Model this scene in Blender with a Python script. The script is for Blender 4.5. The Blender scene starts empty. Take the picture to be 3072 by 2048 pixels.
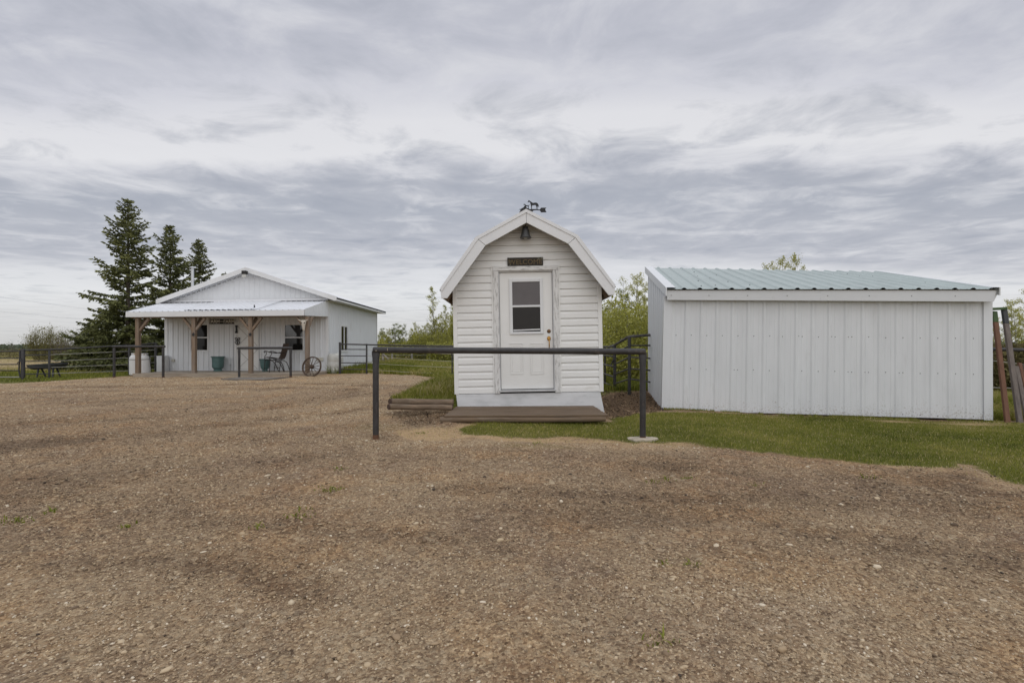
import bpy, math, random
import numpy as np
from mathutils import Vector, Matrix, Euler

R = math.radians
sc = bpy.context.scene
col = sc.collection
F, HC, CX, HY = 1400.0, 1.2, 1536.0, 1045.0     # focal length (px of the 3072 px photo), camera height, principal column, horizon row
WM = {}                                          # world matrix of every object built so far
rng = random.Random(7)


def at(px, py, d):
    return Vector(((px - CX) / F * d, d, HC - (py - HY) / F * d))


# ------------------------------------------------------------------ ground height
GP = np.array([
    (0, 1.5, 0), (-4, 3, 0), (4, 3, -.02), (-1.75, 6, 0), (1.68, 6, -.045), (0, 6, 0), (-.8, 6.9, .10), (1.3, 6.9, .085),
    (-1.5, 7.8, .185), (.3, 8.3, .15), (1.7, 8, .08), (2.4, 9, 0), (3.1, 9.6, -.10), (6, 9.2, -.13), (9, 8.75, -.18),
    (5, 6.5, -.07), (9, 6, -.15), (3, 12, .08), (2.5, 14, .12), (-1.2, 9.5, .28), (-2, 12, .25), (-2.05, 16, .19),
    (-1.5, 20, .25), (-4, 14, .1), (-7, 18, .1), (-8, 20, .1), (-12, 18.3, .06), (-15, 18.3, .06), (-18.5, 17.7, .03),
    (-20, 19, .02), (-7, 10, .03), (-12, 12, .02), (-5, 8, .02), (-15, 24, .1), (-20, 26, 0), (-6, 30, .25), (5, 20, .15),
    (12, 12, -.15), (13, 20, 0), (-3, 10, .1), (-3.2, 7.5, .05), (-25, 14, 0), (-10, 6, 0), (12, 4, -.12)], float)


def gz_arr(x, y):
    x = np.asarray(x, float)
    y = np.asarray(y, float)
    num = np.zeros_like(x)
    den = np.full_like(x, 1e-6)
    for (a, b, c) in GP:
        r2 = (x - a) ** 2 + (y - b) ** 2
        w = np.exp(-r2 / (2 * 1.1 ** 2)) + 2e-3 * np.exp(-r2 / (2 * 4.0 ** 2))
        num += w * c
        den += w
    return num / den


def gz(x, y):
    return float(gz_arr(np.array([x]), np.array([y]))[0])


def on_ground(px, py):
    d = HC * F / (py - HY)
    for _ in range(12):
        d = (HC - gz((px - CX) / F * d, d)) * F / (py - HY)
    return ((px - CX) / F * d, d)


def vnoise(x, y, seed=0):
    xi = np.floor(x).astype(np.int64)
    yi = np.floor(y).astype(np.int64)
    fx = x - xi
    fy = y - yi
    fx = fx * fx * (3 - 2 * fx)
    fy = fy * fy * (3 - 2 * fy)

    def h(a, b):
        n = (a * 374761393 + b * 668265263 + seed * 1442695041) & 0xFFFFFFFF
        n = ((n ^ (n >> 13)) * 1274126177) & 0xFFFFFFFF
        return ((n ^ (n >> 16)) & 0xFFFF) / 65535.0
    return (h(xi, yi) * (1 - fx) + h(xi + 1, yi) * fx) * (1 - fy) + (h(xi, yi + 1) * (1 - fx) + h(xi + 1, yi + 1) * fx) * fy


def fbm(x, y, octaves=4, seed=0):
    x = np.asarray(x, float)
    y = np.asarray(y, float)
    s = 0
    a = .5
    t = 0
    for o in range(octaves):
        s = s + a * vnoise(x * 2 ** o + 17.3 * o, y * 2 ** o - 9.1 * o, seed + o)
        t += a
        a *= .5
    return s / t


def poly_sdf(poly, x, y):
    """signed distance, positive inside"""
    x = np.asarray(x, float)
    y = np.asarray(y, float)
    dmin = np.full(x.shape, 1e9)
    inside = np.zeros(x.shape, bool)
    n = len(poly)
    for i in range(n):
        x0, y0 = poly[i]
        x1, y1 = poly[(i + 1) % n]
        ex, ey = x1 - x0, y1 - y0
        L = ex * ex + ey * ey + 1e-12
        t = np.clip(((x - x0) * ex + (y - y0) * ey) / L, 0, 1)
        dmin = np.minimum(dmin, np.hypot(x - x0 - t * ex, y - y0 - t * ey))
        c = ((y0 > y) != (y1 > y))
        with np.errstate(divide='ignore', invalid='ignore'):
            xx = ex * (y - y0) / (ey if abs(ey) > 1e-12 else 1e-12) + x0
        inside ^= c & (x < xx)
    return np.where(inside, dmin, -dmin)


# ------------------------------------------------------------------ materials
def nd(nt, kind, **kw):
    n = nt.nodes.new(kind)
    for k, v in kw.items():
        if k.startswith('i_'):
            n.inputs[k[2:].replace('_', ' ')].default_value = v
        else:
            setattr(n, k, v)
    return n


def rgba(c, k=1.0):
    return (c[0] * k, c[1] * k, c[2] * k, 1)


def mat(name, c, rough=.6, metal=0.0, var=.12, scale=6, bump=0.0, bscale=60, stretch=(1, 1, 1), stain=None, smin=.55, smax=.7,
        sscale=3, sstretch=(1, 1, 1), spec=.4, rvar=0.08):
    m = bpy.data.materials.new(name)
    m.use_nodes = True
    nt = m.node_tree
    L = nt.links
    b = nt.nodes['Principled BSDF']
    b.inputs['Metallic'].default_value = metal
    b.inputs['Specular IOR Level'].default_value = spec
    tc = nd(nt, 'ShaderNodeTexCoord')
    mp = nd(nt, 'ShaderNodeMapping')
    mp.inputs['Scale'].default_value = stretch
    L.new(tc.outputs['Object'], mp.inputs['Vector'])
    n = nd(nt, 'ShaderNodeTexNoise', i_Scale=scale, i_Detail=6.0, i_Roughness=.62)
    L.new(mp.outputs[0], n.inputs['Vector'])
    cr = nd(nt, 'ShaderNodeValToRGB')
    cr.color_ramp.elements[0].position = .3
    cr.color_ramp.elements[1].position = .7
    cr.color_ramp.elements[0].color = rgba(c, 1 - var)
    cr.color_ramp.elements[1].color = rgba(c, 1 + var)
    L.new(n.outputs['Fac'], cr.inputs[0])
    out = cr.outputs[0]
    if stain is not None:
        mp2 = nd(nt, 'ShaderNodeMapping')
        mp2.inputs['Scale'].default_value = sstretch
        L.new(tc.outputs['Object'], mp2.inputs['Vector'])
        n2 = nd(nt, 'ShaderNodeTexNoise', i_Scale=sscale, i_Detail=8.0, i_Roughness=.68)
        L.new(mp2.outputs[0], n2.inputs['Vector'])
        mr = nd(nt, 'ShaderNodeMapRange')
        mr.inputs['From Min'].default_value = smin
        mr.inputs['From Max'].default_value = smax
        L.new(n2.outputs['Fac'], mr.inputs['Value'])
        mx = nd(nt, 'ShaderNodeMix', data_type='RGBA')
        mx.inputs['B'].default_value = rgba(stain)
        L.new(mr.outputs[0], mx.inputs['Factor'])
        L.new(out, mx.inputs['A'])
        out = mx.outputs['Result']
    L.new(out, b.inputs['Base Color'])
    rr = nd(nt, 'ShaderNodeMapRange')
    rr.inputs['To Min'].default_value = max(.02, rough - rvar)
    rr.inputs['To Max'].default_value = min(1, rough + rvar)
    L.new(n.outputs['Fac'], rr.inputs['Value'])
    L.new(rr.outputs[0], b.inputs['Roughness'])
    if bump > 0:
        nb = nd(nt, 'ShaderNodeTexNoise', i_Scale=bscale, i_Detail=5.0)
        L.new(mp.outputs[0], nb.inputs['Vector'])
        bp = nd(nt, 'ShaderNodeBump')
        bp.inputs['Strength'].default_value = bump
        bp.inputs['Distance'].default_value = .01
        L.new(nb.outputs['Fac'], bp.inputs['Height'])
        L.new(bp.outputs[0], b.inputs['Normal'])
    return m


def attr_mat(name, attr, ramp, rough=.75, transl=0.0, spec=.25, noise=0.0):
    """colour ramp driven by a per-vertex attribute; foliage gets a little light through the leaf"""
    m = bpy.data.materials.new(name)
    m.use_nodes = True
    nt = m.node_tree
    L = nt.links
    b = nt.nodes['Principled BSDF']
    b.inputs['Roughness'].default_value = rough
    b.inputs['Specular IOR Level'].default_value = spec
    a = nd(nt, 'ShaderNodeAttribute', attribute_name=attr)
    cr = nd(nt, 'ShaderNodeValToRGB')
    e = cr.color_ramp.elements
    while len(e) < len(ramp):
        e.new(.5)
    for el, (p, c) in zip(e, ramp):
        el.position = p
        el.color = rgba(c)
    L.new(a.outputs['Fac'], cr.inputs[0])
    L.new(cr.outputs[0], b.inputs['Base Color'])
    if transl > 0:
        t = nd(nt, 'ShaderNodeBsdfTranslucent')
        L.new(cr.outputs[0], t.inputs['Color'])
        ms = nd(nt, 'ShaderNodeMixShader')
        ms.inputs[0].default_value = transl
        L.new(b.outputs[0], ms.inputs[1])
        L.new(t.outputs[0], ms.inputs[2])
        L.new(ms.outputs[0], nt.nodes['Material Output'].inputs['Surface'])
    return m


# ------------------------------------------------------------------ mesh builder
class MB:
    def __init__(s):
        s.v = []
        s.f = []

    def add(s, vs, fs):
        o = len(s.v)
        s.v += [Vector(p) for p in vs]
        s.f += [tuple(i + o for i in f) for f in fs]
        return s

    def boxm(s, M, sx, sy, sz):
        vs = [M @ Vector((x * sx / 2, y * sy / 2, z * sz / 2)) for x in (-1, 1) for y in (-1, 1) for z in (-1, 1)]
        return s.add(vs, [(0, 1, 3, 2), (4, 6, 7, 5), (0, 4, 5, 1), (2, 3, 7, 6), (0, 2, 6, 4), (1, 5, 7, 3)])

    def box(s, x0, x1, y0, y1, z0, z1):
        return s.boxm(Matrix.Translation(((x0 + x1) / 2, (y0 + y1) / 2, (z0 + z1) / 2)), x1 - x0, y1 - y0, z1 - z0)

    def beam(s, p, q, w, h, up=(0, 0, 1)):
        p, q = Vector(p), Vector(q)
        x = (q - p)
        L = x.length
        x.normalize()
        u = Vector(up)
        y = u.cross(x)
        if y.length < 1e-4:
            y = Vector((0, 1, 0)).cross(x)
        y.normalize()
        z = x.cross(y)
        M = Matrix((x, y, z)).transposed().to_4x4()
        M.translation = (p + q) / 2
        return s.boxm(M, L, w, h)

    def tube(s, path, r, n=10, caps=True):
        path = [Vector(p) for p in path]
        rs = r if isinstance(r, (list, tuple)) else [r] * len(path)
        rings = []
        ref = None
        for i, p in enumerate(path):
            t = (path[min(i + 1, len(path) - 1)] - path[max(i - 1, 0)])
            if t.length < 1e-9:
                t = Vector((0, 0, 1))
            t.normalize()
            if ref is None:
                ref = Vector((0, 0, 1)) if abs(t.z) < .9 else Vector((0, 1, 0))
            a = ref - t * ref.dot(t)
            if a.length < 1e-5:
                a = Vector((1, 0, 0)) - t * t.x
            a.normalize()
            ref = a
            b = t.cross(a)
            rings.append([p + (a * math.cos(2 * math.pi * k / n) + b * math.sin(2 * math.pi * k / n)) * rs[i] for k in range(n)])
        vs = [q for ring in rings for q in ring]
        fs = []
        for i in range(len(path) - 1):
            for k in range(n):
                fs.append((i * n + k, i * n + (k + 1) % n, (i + 1) * n + (k + 1) % n, (i + 1) * n + k))
        if caps:
            fs.append(tuple(range(n - 1, -1, -1)))
            fs.append(tuple((len(path) - 1) * n + k for k in range(n)))
        return s.add(vs, fs)

    def lathe(s, prof, n=24, c=(0, 0, 0), M=None):
        c = Vector(c)
        vs = []
        for (r, z) in prof:
            for k in range(n):
                a = 2 * math.pi * k / n
                p = Vector((r * math.cos(a), r * math.sin(a), z))
                vs.append((M @ p if M else p) + c)
        fs = []
        for i in range(len(prof) - 1):
            for k in range(n):
                fs.append((i * n + k, i * n + (k + 1) % n, (i + 1) * n + (k + 1) % n, (i + 1) * n + k))
        fs.append(tuple(range(n - 1, -1, -1)))
        fs.append(tuple((len(prof) - 1) * n + k for k in range(n)))
        return s.add(vs, fs)

    def prism(s, poly, t0, t1, fn):
        """poly: 2D outline; fn(a, b, t) -> point; extruded from t0 to t1"""
        n = len(poly)
        vs = [fn(a, b, t0) for a, b in poly] + [fn(a, b, t1) for a, b in poly]
        fs = [tuple(range(n)), tuple(range(2 * n - 1, n - 1, -1))]
        for i in range(n):
            j = (i + 1) % n
            fs.append((i, i + n, j + n, j))
        return s.add(vs, fs)

    def quad(s, a, b, c, d):
        return s.add([a, b, c, d], [(0, 1, 2, 3)])

    def ribbed(s, o, eu, en, length, pitch, off, lo, hi, rib_h=.02, w0=.012, w1=.03, holes=(), minor=0):
        """corrugated sheet. o: origin, eu: direction across ribs, en: normal; lo(s), hi(s) -> points offset from o + s*eu at the two ends
        holes: (s0, s1, v0, v1) with v a fraction from lo to hi"""
        pts = {0.0: 0.0, length: 0.0}
        k = off
        while k < length:
            for ds, h in ((-w1, 0), (-w0, rib_h), (w0, rib_h), (w1, 0)):
                if 0 < k + ds < length:
                    pts[k + ds] = h
            if minor:
                for j in range(1, minor + 1):
                    q = k + pitch * j / (minor + 1)
                    for ds, h in ((-.012, 0), (-.006, .003), (.006, .003), (.012, 0)):
                        if 0 < q + ds < length:
                            pts[q + ds] = h
            k += pitch
        ss = sorted(pts)
        for (h0, h1, _, _) in holes:
            for e in (h0, h1):
                if e not in pts and 0 < e < length:
                    i = max(j for j in range(len(ss)) if ss[j] <= e)
                    a, b = ss[i], ss[min(i + 1, len(ss) - 1)]
                    t = (e - a) / (b - a) if b > a else 0
                    pts[e] = pts[a] * (1 - t) + pts[b] * t
                    ss = sorted(pts)
        o, eu, en = Vector(o), Vector(eu), Vector(en)
        for a, b in zip(ss[:-1], ss[1:]):
            m = (a + b) / 2
            segs = [(0.0, 1.0)]
            for (h0, h1, v0, v1) in holes:
                if h0 < m < h1:
                    segs = [(0.0, v0), (v1, 1.0)]
            A = o + eu * a + en * pts[a]
            B = o + eu * b + en * pts[b]
            for (v0, v1) in segs:
                la, ha, lb, hb = lo(a), hi(a), lo(b), hi(b)
                s.quad(A + la.lerp(ha, v0), B + lb.lerp(hb, v0), B + lb.lerp(hb, v1), A + la.lerp(ha, v1))
        return s

    def build(s, name, m, parent=None, smooth=False, bevel=0.0, world=True, weld=False):
        me = bpy.data.meshes.new(name)
        if parent is not None:
            W = WM[parent]
            inv = W.inverted() if world else Matrix()
            loc = None
        else:
            if world:
                xs = [p.x for p in s.v]
                ys = [p.y for p in s.v]
                zs = [p.z for p in s.v]
                loc = Vector(((min(xs) + max(xs)) / 2, (min(ys) + max(ys)) / 2, min(zs)))
            else:
                loc = Vector((0, 0, 0))
            W = Matrix.Translation(loc)
            inv = W.inverted()
        me.from_pydata([tuple(inv @ p) for p in s.v], [], s.f)
        me.validate()
        me.update()
        if smooth:
            me.polygons.foreach_set('use_smooth', [True] * len(me.polygons))
            try:
                me.set_sharp_from_angle(angle=R(35))
            except Exception:
                pass
        o = bpy.data.objects.new(name, me)
        col.objects.link(o)
        if m is not None:
            me.materials.append(m)
        if parent is not None:
            o.parent = parent
        else:
            o.location = loc
        WM[o] = W.copy()
        if bevel:
            b = o.modifiers.new('bevel', 'BEVEL')
            b.width = bevel
            b.segments = 2
            b.limit_method = 'ANGLE'
            b.angle_limit = R(40)
        return o


def tag(o, label=None, cat=None, group=None, kind=None):
    if label:
        o['label'] = label
    if cat:
        o['category'] = cat
    if group:
        o['group'] = group
    if kind:
        o['kind'] = kind
    return o


def thing(name, label, cat, loc, group=None):
    o = bpy.data.objects.new(name, None)
    o.empty_display_size = .2
    col.objects.link(o)
    o.location = loc
    WM[o] = Matrix.Translation(Vector(loc))
    return tag(o, label, cat, group)


def copy_thing(root, loc, rz=None, s=None, label=None, group=None):
    r = root.copy()
    col.objects.link(r)
    r.location = loc
    if rz is not None:
        r.rotation_euler = (0, 0, rz)
    if s is not None:
        r.scale = (s, s, s) if not isinstance(s, tuple) else s
    if label:
        r['label'] = label
    if group:
        r['group'] = group
    for ch in list(root.children):
        c = ch.copy()
        col.objects.link(c)
        c.parent = r
        for g in list(ch.children):
            d = g.copy()
            col.objects.link(d)
            d.parent = c
    return r


def fast_mesh(name, verts, faces, m, parent=None, attrs=None, smooth=False, loc=None):
    """verts (N,3) array, faces (M,k) array (k = 3 or 4), attrs {name: (N,) floats}"""
    me = bpy.data.meshes.new(name)
    verts = np.asarray(verts, np.float32)
    faces = np.asarray(faces, np.int32)
    k = faces.shape[1]
    me.vertices.add(len(verts))
    me.vertices.foreach_set('co', verts.ravel())
    me.loops.add(faces.size)
    me.loops.foreach_set('vertex_index', faces.ravel())
    me.polygons.add(len(faces))
    me.polygons.foreach_set('loop_start', np.arange(0, faces.size, k, dtype=np.int32))
    me.polygons.foreach_set('loop_total', np.full(len(faces), k, np.int32))
    me.update(calc_edges=True)
    if smooth:
        me.polygons.foreach_set('use_smooth', np.ones(len(faces), bool))
    for an, av in (attrs or {}).items():
        av = np.asarray(av, np.float32)
        if av.ndim == 1:
            a = me.attributes.new(an, 'FLOAT', 'POINT')
            a.data.foreach_set('value', av)
        else:
            a = me.attributes.new(an, 'FLOAT_COLOR', 'POINT')
            a.data.foreach_set('color', av.ravel())
    me.materials.append(m)
    o = bpy.data.objects.new(name, me)
    col.objects.link(o)
    if parent is not None:
        o.parent = parent
        WM[o] = WM[parent].copy()
    else:
        WM[o] = Matrix()
    if loc is not None:
        o.location = loc
    return o


def text_mesh(name, body, size, m, parent, M, extrude=.003, align='CENTER', shear=0.0, spacing=1.0, offset=0.0):
    cu = bpy.data.curves.new(name, 'FONT')
    cu.body = body
    cu.size = size
    cu.extrude = extrude
    cu.align_x = align
    cu.align_y = 'CENTER'
    cu.shear = shear
    cu.space_character = spacing
    cu.offset = offset
    tmp = bpy.data.objects.new(name, cu)
    col.objects.link(tmp)
    dg = bpy.context.evaluated_depsgraph_get()
    dg.update()
    me = bpy.data.meshes.new_from_object(tmp.evaluated_get(dg))
    bpy.data.objects.remove(tmp)
    me.transform(WM[parent].inverted() @ M)
    me.name = name
    me.materials.clear()
    me.materials.append(m)
    o = bpy.data.objects.new(name, me)
    col.objects.link(o)
    o.parent = parent
    WM[o] = WM[parent].copy()
    return o


# ------------------------------------------------------------------ palette
M = {}
M['white_metal'] = mat('white_metal', (.69, .71, .73), .42, 0, .035, 1.2, .04, 9, stain=(.45, .43, .40), smin=.62, smax=.95, sscale=2.2, sstretch=(1, 1, .35))
M['shed_metal'] = mat('shed_metal', (.665, .68, .695), .36, 0, .06, 1.6, .22, 1.6, (2.2, 2.2, .5), stain=(.44, .43, .41), smin=.60, smax=.95, sscale=2.4, sstretch=(1.4, 1.4, .3))


def mud_splash(m, zmax, c=(.20, .15, .10)):
    # fine dried splash marks on the lowest part of a wall, thinning out upward
    nt = m.node_tree
    L = nt.links
    b = nt.nodes['Principled BSDF']
    src = b.inputs['Base Color'].links[0].from_socket
    tc = nd(nt, 'ShaderNodeTexCoord')
    sp = nd(nt, 'ShaderNodeSeparateXYZ')
    L.new(tc.outputs['Object'], sp.inputs[0])
    n = nd(nt, 'ShaderNodeTexNoise', i_Scale=34.0, i_Detail=4.0, i_Roughness=.7)
    L.new(tc.outputs['Object'], n.inputs['Vector'])
    n2 = nd(nt, 'ShaderNodeTexNoise', i_Scale=3.0, i_Detail=4.0)
    L.new(tc.outputs['Object'], n2.inputs['Vector'])
    th = nd(nt, 'ShaderNodeMapRange')
    th.inputs['From Max'].default_value = zmax
    th.inputs['To Min'].default_value = .50
    th.inputs['To Max'].default_value = .74
    L.new(sp.outputs[2], th.inputs['Value'])
    d = nd(nt, 'ShaderNodeMath', operation='SUBTRACT')
    L.new(n.outputs['Fac'], d.inputs[0])
    L.new(th.outputs[0], d.inputs[1])
    e = nd(nt, 'ShaderNodeMath', operation='MULTIPLY', use_clamp=True)
    e.inputs[1].default_value = 9
    L.new(d.outputs[0], e.inputs[0])
    f = nd(nt, 'ShaderNodeMath', operation='MULTIPLY', use_clamp=True)
    L.new(e.outputs[0], f.inputs[0])
    L.new(n2.outputs['Fac'], f.inputs[1])
    mx = nd(nt, 'ShaderNodeMix', data_type='RGBA')
    L.new(f.outputs[0], mx.inputs['Factor'])
    L.new(src, mx.inputs['A'])
    mx.inputs['B'].default_value = rgba(c)
    L.new(mx.outputs['Result'], b.inputs['Base Color'])


mud_splash(M['shed_metal'], .55, (.27, .22, .16))
M['shed_trim'] = mat('shed_trim', (.60, .61, .615), .45, 0, .04, 2, .03, 14, stain=(.46, .45, .42), smin=.6, smax=.95, sscale=4)
M['white_trim'] = mat('white_trim', (.69, .70, .705), .45, 0, .04, 2, .03, 14, stain=(.5, .48, .44), smin=.62, smax=.95, sscale=4)
M['vinyl'] = mat('vinyl', (.765, .765, .745), .45, 0, .025, 1.5, .03, 20, stain=(.5, .47, .42), smin=.6, smax=.95, sscale=2.5, sstretch=(.6, 1, 1.5))
M['painted_board'] = mat('painted_board', (.66, .67, .68), .6, 0, .06, 2, .1, 12, stain=(.40, .42, .42), smin=.5, smax=.8, sscale=2.2, sstretch=(.5, 1, 2))
M['door_paint'] = mat('door_paint', (.75, .75, .73), .42, 0, .03, 1.6, .02, 20, stain=(.55, .53, .45), smin=.6, smax=.9, sscale=2)
M['peeling'] = mat('peeling', (.68, .68, .665), .75, 0, .06, 5, .3, 40, stain=(.37, .36, .345), smin=.49, smax=.64, sscale=5, sstretch=(7, 1, 1.3))
M['peeling_head'] = mat('peeling_head', (.68, .68, .665), .75, 0, .06, 5, .3, 40, stain=(.37, .36, .345), smin=.49, smax=.64, sscale=5, sstretch=(1.3, 1, 7))
M['pipe'] = mat('pipe', (.036, .034, .034), .52, 0, .35, 9, .12, 70, stain=(.125, .10, .085), smin=.57, smax=.78, sscale=13, sstretch=(.5, 1, .5), rvar=.16)
M['pipe_old'] = mat('pipe_old', (.075, .068, .062), .7, 0, .3, 8, .1, 60, stain=(.20, .19, .175), smin=.5, smax=.75, sscale=7)
M['rust'] = mat('rust', (.13, .065, .035), .85, 0, .35, 10, .3, 60)
M['roof_metal'] = mat('roof_metal', (.40, .455, .435), .40, .25, .07, 1.5, .05, 6, stain=(.33, .37, .355), smin=.5, smax=.85, sscale=1.4)
M['roof_white'] = mat('roof_white', (.72, .73, .75), .36, .05, .04, 1.5, .04, 6)
M['shingle'] = mat('shingle', (.10, .105, .11), .9, 0, .3, 20, .4, 80)
M['black_iron'] = mat('black_iron', (.016, .016, .018), .55, 0, .3, 12, .1, 50)
M['bell_metal'] = mat('bell_metal', (.065, .066, .066), .5, .3, .2, 6, .05, 30, stain=(.10, .075, .05), smin=.6, smax=.8, sscale=8)
M['post_wood'] = mat('post_wood', (.205, .148, .102), .8, 0, .28, 3, .25, 30, (6, 6, .7), stain=(.23, .20, .175), smin=.48, smax=.7, sscale=3, sstretch=(3, 3, .6))
M['beam_wood'] = mat('beam_wood', (.20, .145, .10), .85, 0, .25, 3, .2, 30, (.7, 6, 6))
M['deck_wood'] = mat('deck_wood', (.145, .10, .062), .85, 0, .32, 3, .35, 40, (.6, 7, 4), stain=(.22, .19, .16), smin=.55, smax=.8, sscale=3, sstretch=(.7, 5, 4))
M['porch_wood'] = mat('porch_wood', (.34, .29, .23), .85, 0, .25, 3, .3, 40, (.6, 7, 4))
M['log'] = mat('log', (.175, .125, .083), .9, 0, .35, 3, .5, 30, (.5, 7, 7), stain=(.245, .20, .15), smin=.5, smax=.75, sscale=4, sstretch=(.6, 4, 4))
M['log_end'] = mat('log_end', (.075, .048, .034), .95, 0, .3, 20, .4, 50)
M['red_board'] = mat('red_board', (.155, .078, .048), .85, 0, .25, 3, .2, 30, (6, 6, .6), stain=(.15, .085, .06), smin=.5, smax=.8)
M['green_board'] = mat('green_board', (.06, .10, .04), .85, 0, .25, 6, .2, 30)
M['grey_board'] = mat('grey_board', (.15, .125, .11), .9, 0, .3, 3, .3, 30, (6, 6, .6), stain=(.24, .215, .19), smin=.5, smax=.8, sstretch=(4, 4, .6))
M['ceiling_wood'] = mat('ceiling_wood', (.46, .39, .31), .85, 0, .15, 3)
M['concrete'] = mat('concrete', (.40, .35, .27), .95, 0, .2, 12, .6, 60)
M['brass'] = mat('brass', (.42, .235, .07), .38, .85, .25, 14, .05, 30)
M['bronze'] = mat('bronze', (.16, .09, .045), .45, .7, .25, 14, .05, 30)
M['teal'] = mat('teal', (.085, .155, .15), .45, 0, .15, 6, .05, 30, stain=(.10, .18, .175), smin=.58, smax=.8)
M['sling'] = mat('sling', (.062, .040, .026), .8, 0, .15, 30, .1, 120)
M['bronze_frame'] = mat('bronze_frame', (.028, .022, .018), .5, .2, .15, 8)
M['wheel_iron'] = mat('wheel_iron', (.075, .052, .038), .8, 0, .35, 12, .3, 60)
M['tank_white'] = mat('tank_white', (.66, .665, .66), .45, 0, .05, 4, .04, 20, stain=(.42, .38, .32), smin=.6, smax=.85, sscale=4)
M['strap'] = mat('strap', (.14, .135, .12), .8)
M['poly_white'] = mat('poly_white', (.58, .585, .55), .55, 0, .06, 3, .05, 14, stain=(.40, .40, .36), smin=.5, smax=.85, sscale=2.5, sstretch=(1, 1, 3))
M['bone'] = mat('bone', (.52, .48, .41), .8, 0, .12, 10, .2, 60)
M['sign_black'] = mat('sign_black', (.022, .021, .019), .7, 0, .2, 10)
M['sign_white'] = mat('sign_white', (.74, .72, .66), .75, 0, .15, 30)
M['sign_brown'] = mat('sign_brown', (.035, .030, .023), .8, 0, .3, 20, .3, 60, stain=(.09, .085, .06), smin=.6, smax=.72, sscale=22)
M['sign_gold'] = mat('sign_gold', (.15, .105, .05), .65, .2, .35, 30)
M['sign_pale'] = mat('sign_pale', (.30, .29, .22), .75, 0, .2, 30)
M['lens'] = mat('lens', (.50, .50, .47), .3, 0, .05, 10)
M['cream_plastic'] = mat('cream_plastic', (.52, .51, .44), .5)
M['galv'] = mat('galv', (.52, .53, .54), .4, .5, .1, 6)
M['wire'] = mat('wire', (.30, .29, .26), .6, .3, .2, 6)
M['twine'] = mat('twine', (.36, .33, .25), .7)
M['cable'] = mat('cable', (.36, .38, .41), .7)
M['groove'] = mat('groove', (.47, .46, .44), .6)
M['mat_board'] = mat('mat_board', (.17, .15, .125), .9, 0, .25, 5, .2, 30)
M['grey_wood'] = mat('grey_wood', (.33, .31, .28), .9, 0, .2, 4, .3, 30)
M['trough_steel'] = mat('trough_steel', (.042, .045, .047), .6, .1, .25, 6, .1, 30)
M['dark_inside'] = mat('dark_inside', (.02, .019, .018), .9)
M['bark'] = mat('bark', (.115, .095, .075), .95, 0, .3, 6, .4, 30)
M['aspen_bark'] = mat('aspen_bark', (.27, .255, .215), .9, 0, .35, 9, .3, 30, (1, 1, .4), stain=(.07, .06, .05), smin=.58, smax=.68, sscale=9)
M['twig'] = mat('twig', (.145, .125, .095), .95, 0, .25, 5)
M['twig_olive'] = mat('twig_olive', (.155, .135, .065), .95, 0, .25, 5)
M['moss_rock'] = mat('moss_rock', (.05, .045, .03), .95, 0, .3, 10, .4, 40)


def glass(name, c, rough=.05, spec=.5):
    m = mat(name, c, rough, 0, .15, 1.5, 0, spec=spec, rvar=.02)
    return m


M['pane_dark'] = glass('pane_dark', (.012, .0115, .011), .06, .35)
M['pane_grey'] = glass('pane_grey', (.115, .104, .106), .25, .3)
M['pane_screen'] = glass('pane_screen', (.030, .0275, .026), .3, .2)
M['pane_reflect'] = glass('pane_reflect', (.03, .031, .033), .04, .7)
ZENITH, SUN_E, EXPO = 2.1, 1.0, 0.0
# ================================================================== the little gambrel hut
HP = Vector((.2965, 8.14, .433))
HROLL = R(-1.1)
HROT = Matrix.Rotation(HROLL, 4, 'Y')


def hu(px, py, d=8.14):
    """pixel at depth d -> (x, z) in the hut's own upright frame"""
    p = at(px, py, d)
    q = HROT.inverted() @ (p - HP) + HP
    return q.x, q.z


def on_hut(o):
    """lean a thing fixed to the hut together with the hut"""
    o.location = HP + (HROT.to_3x3() @ (Vector(o.location) - HP))
    o.rotation_euler = (0, HROLL, 0)


HXC = .2965
Z_EAVE, Z_KINK, Z_PEAK = 2.213, 3.064, 3.512
W_EAVE, W_KINK = 1.461, .845


def hut_half(z):
    if z <= Z_KINK:
        h = W_KINK + (W_EAVE - W_KINK) * (Z_KINK - z) / (Z_KINK - Z_EAVE)
    else:
        h = W_KINK * max(0, Z_PEAK - z) / (Z_PEAK - Z_KINK)
    return max(.0, min(1.28, h - .05))


hut = thing('garden_hut', 'small white gambrel roofed hut with lap siding and a half glazed door', 'hut', HP)


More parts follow.
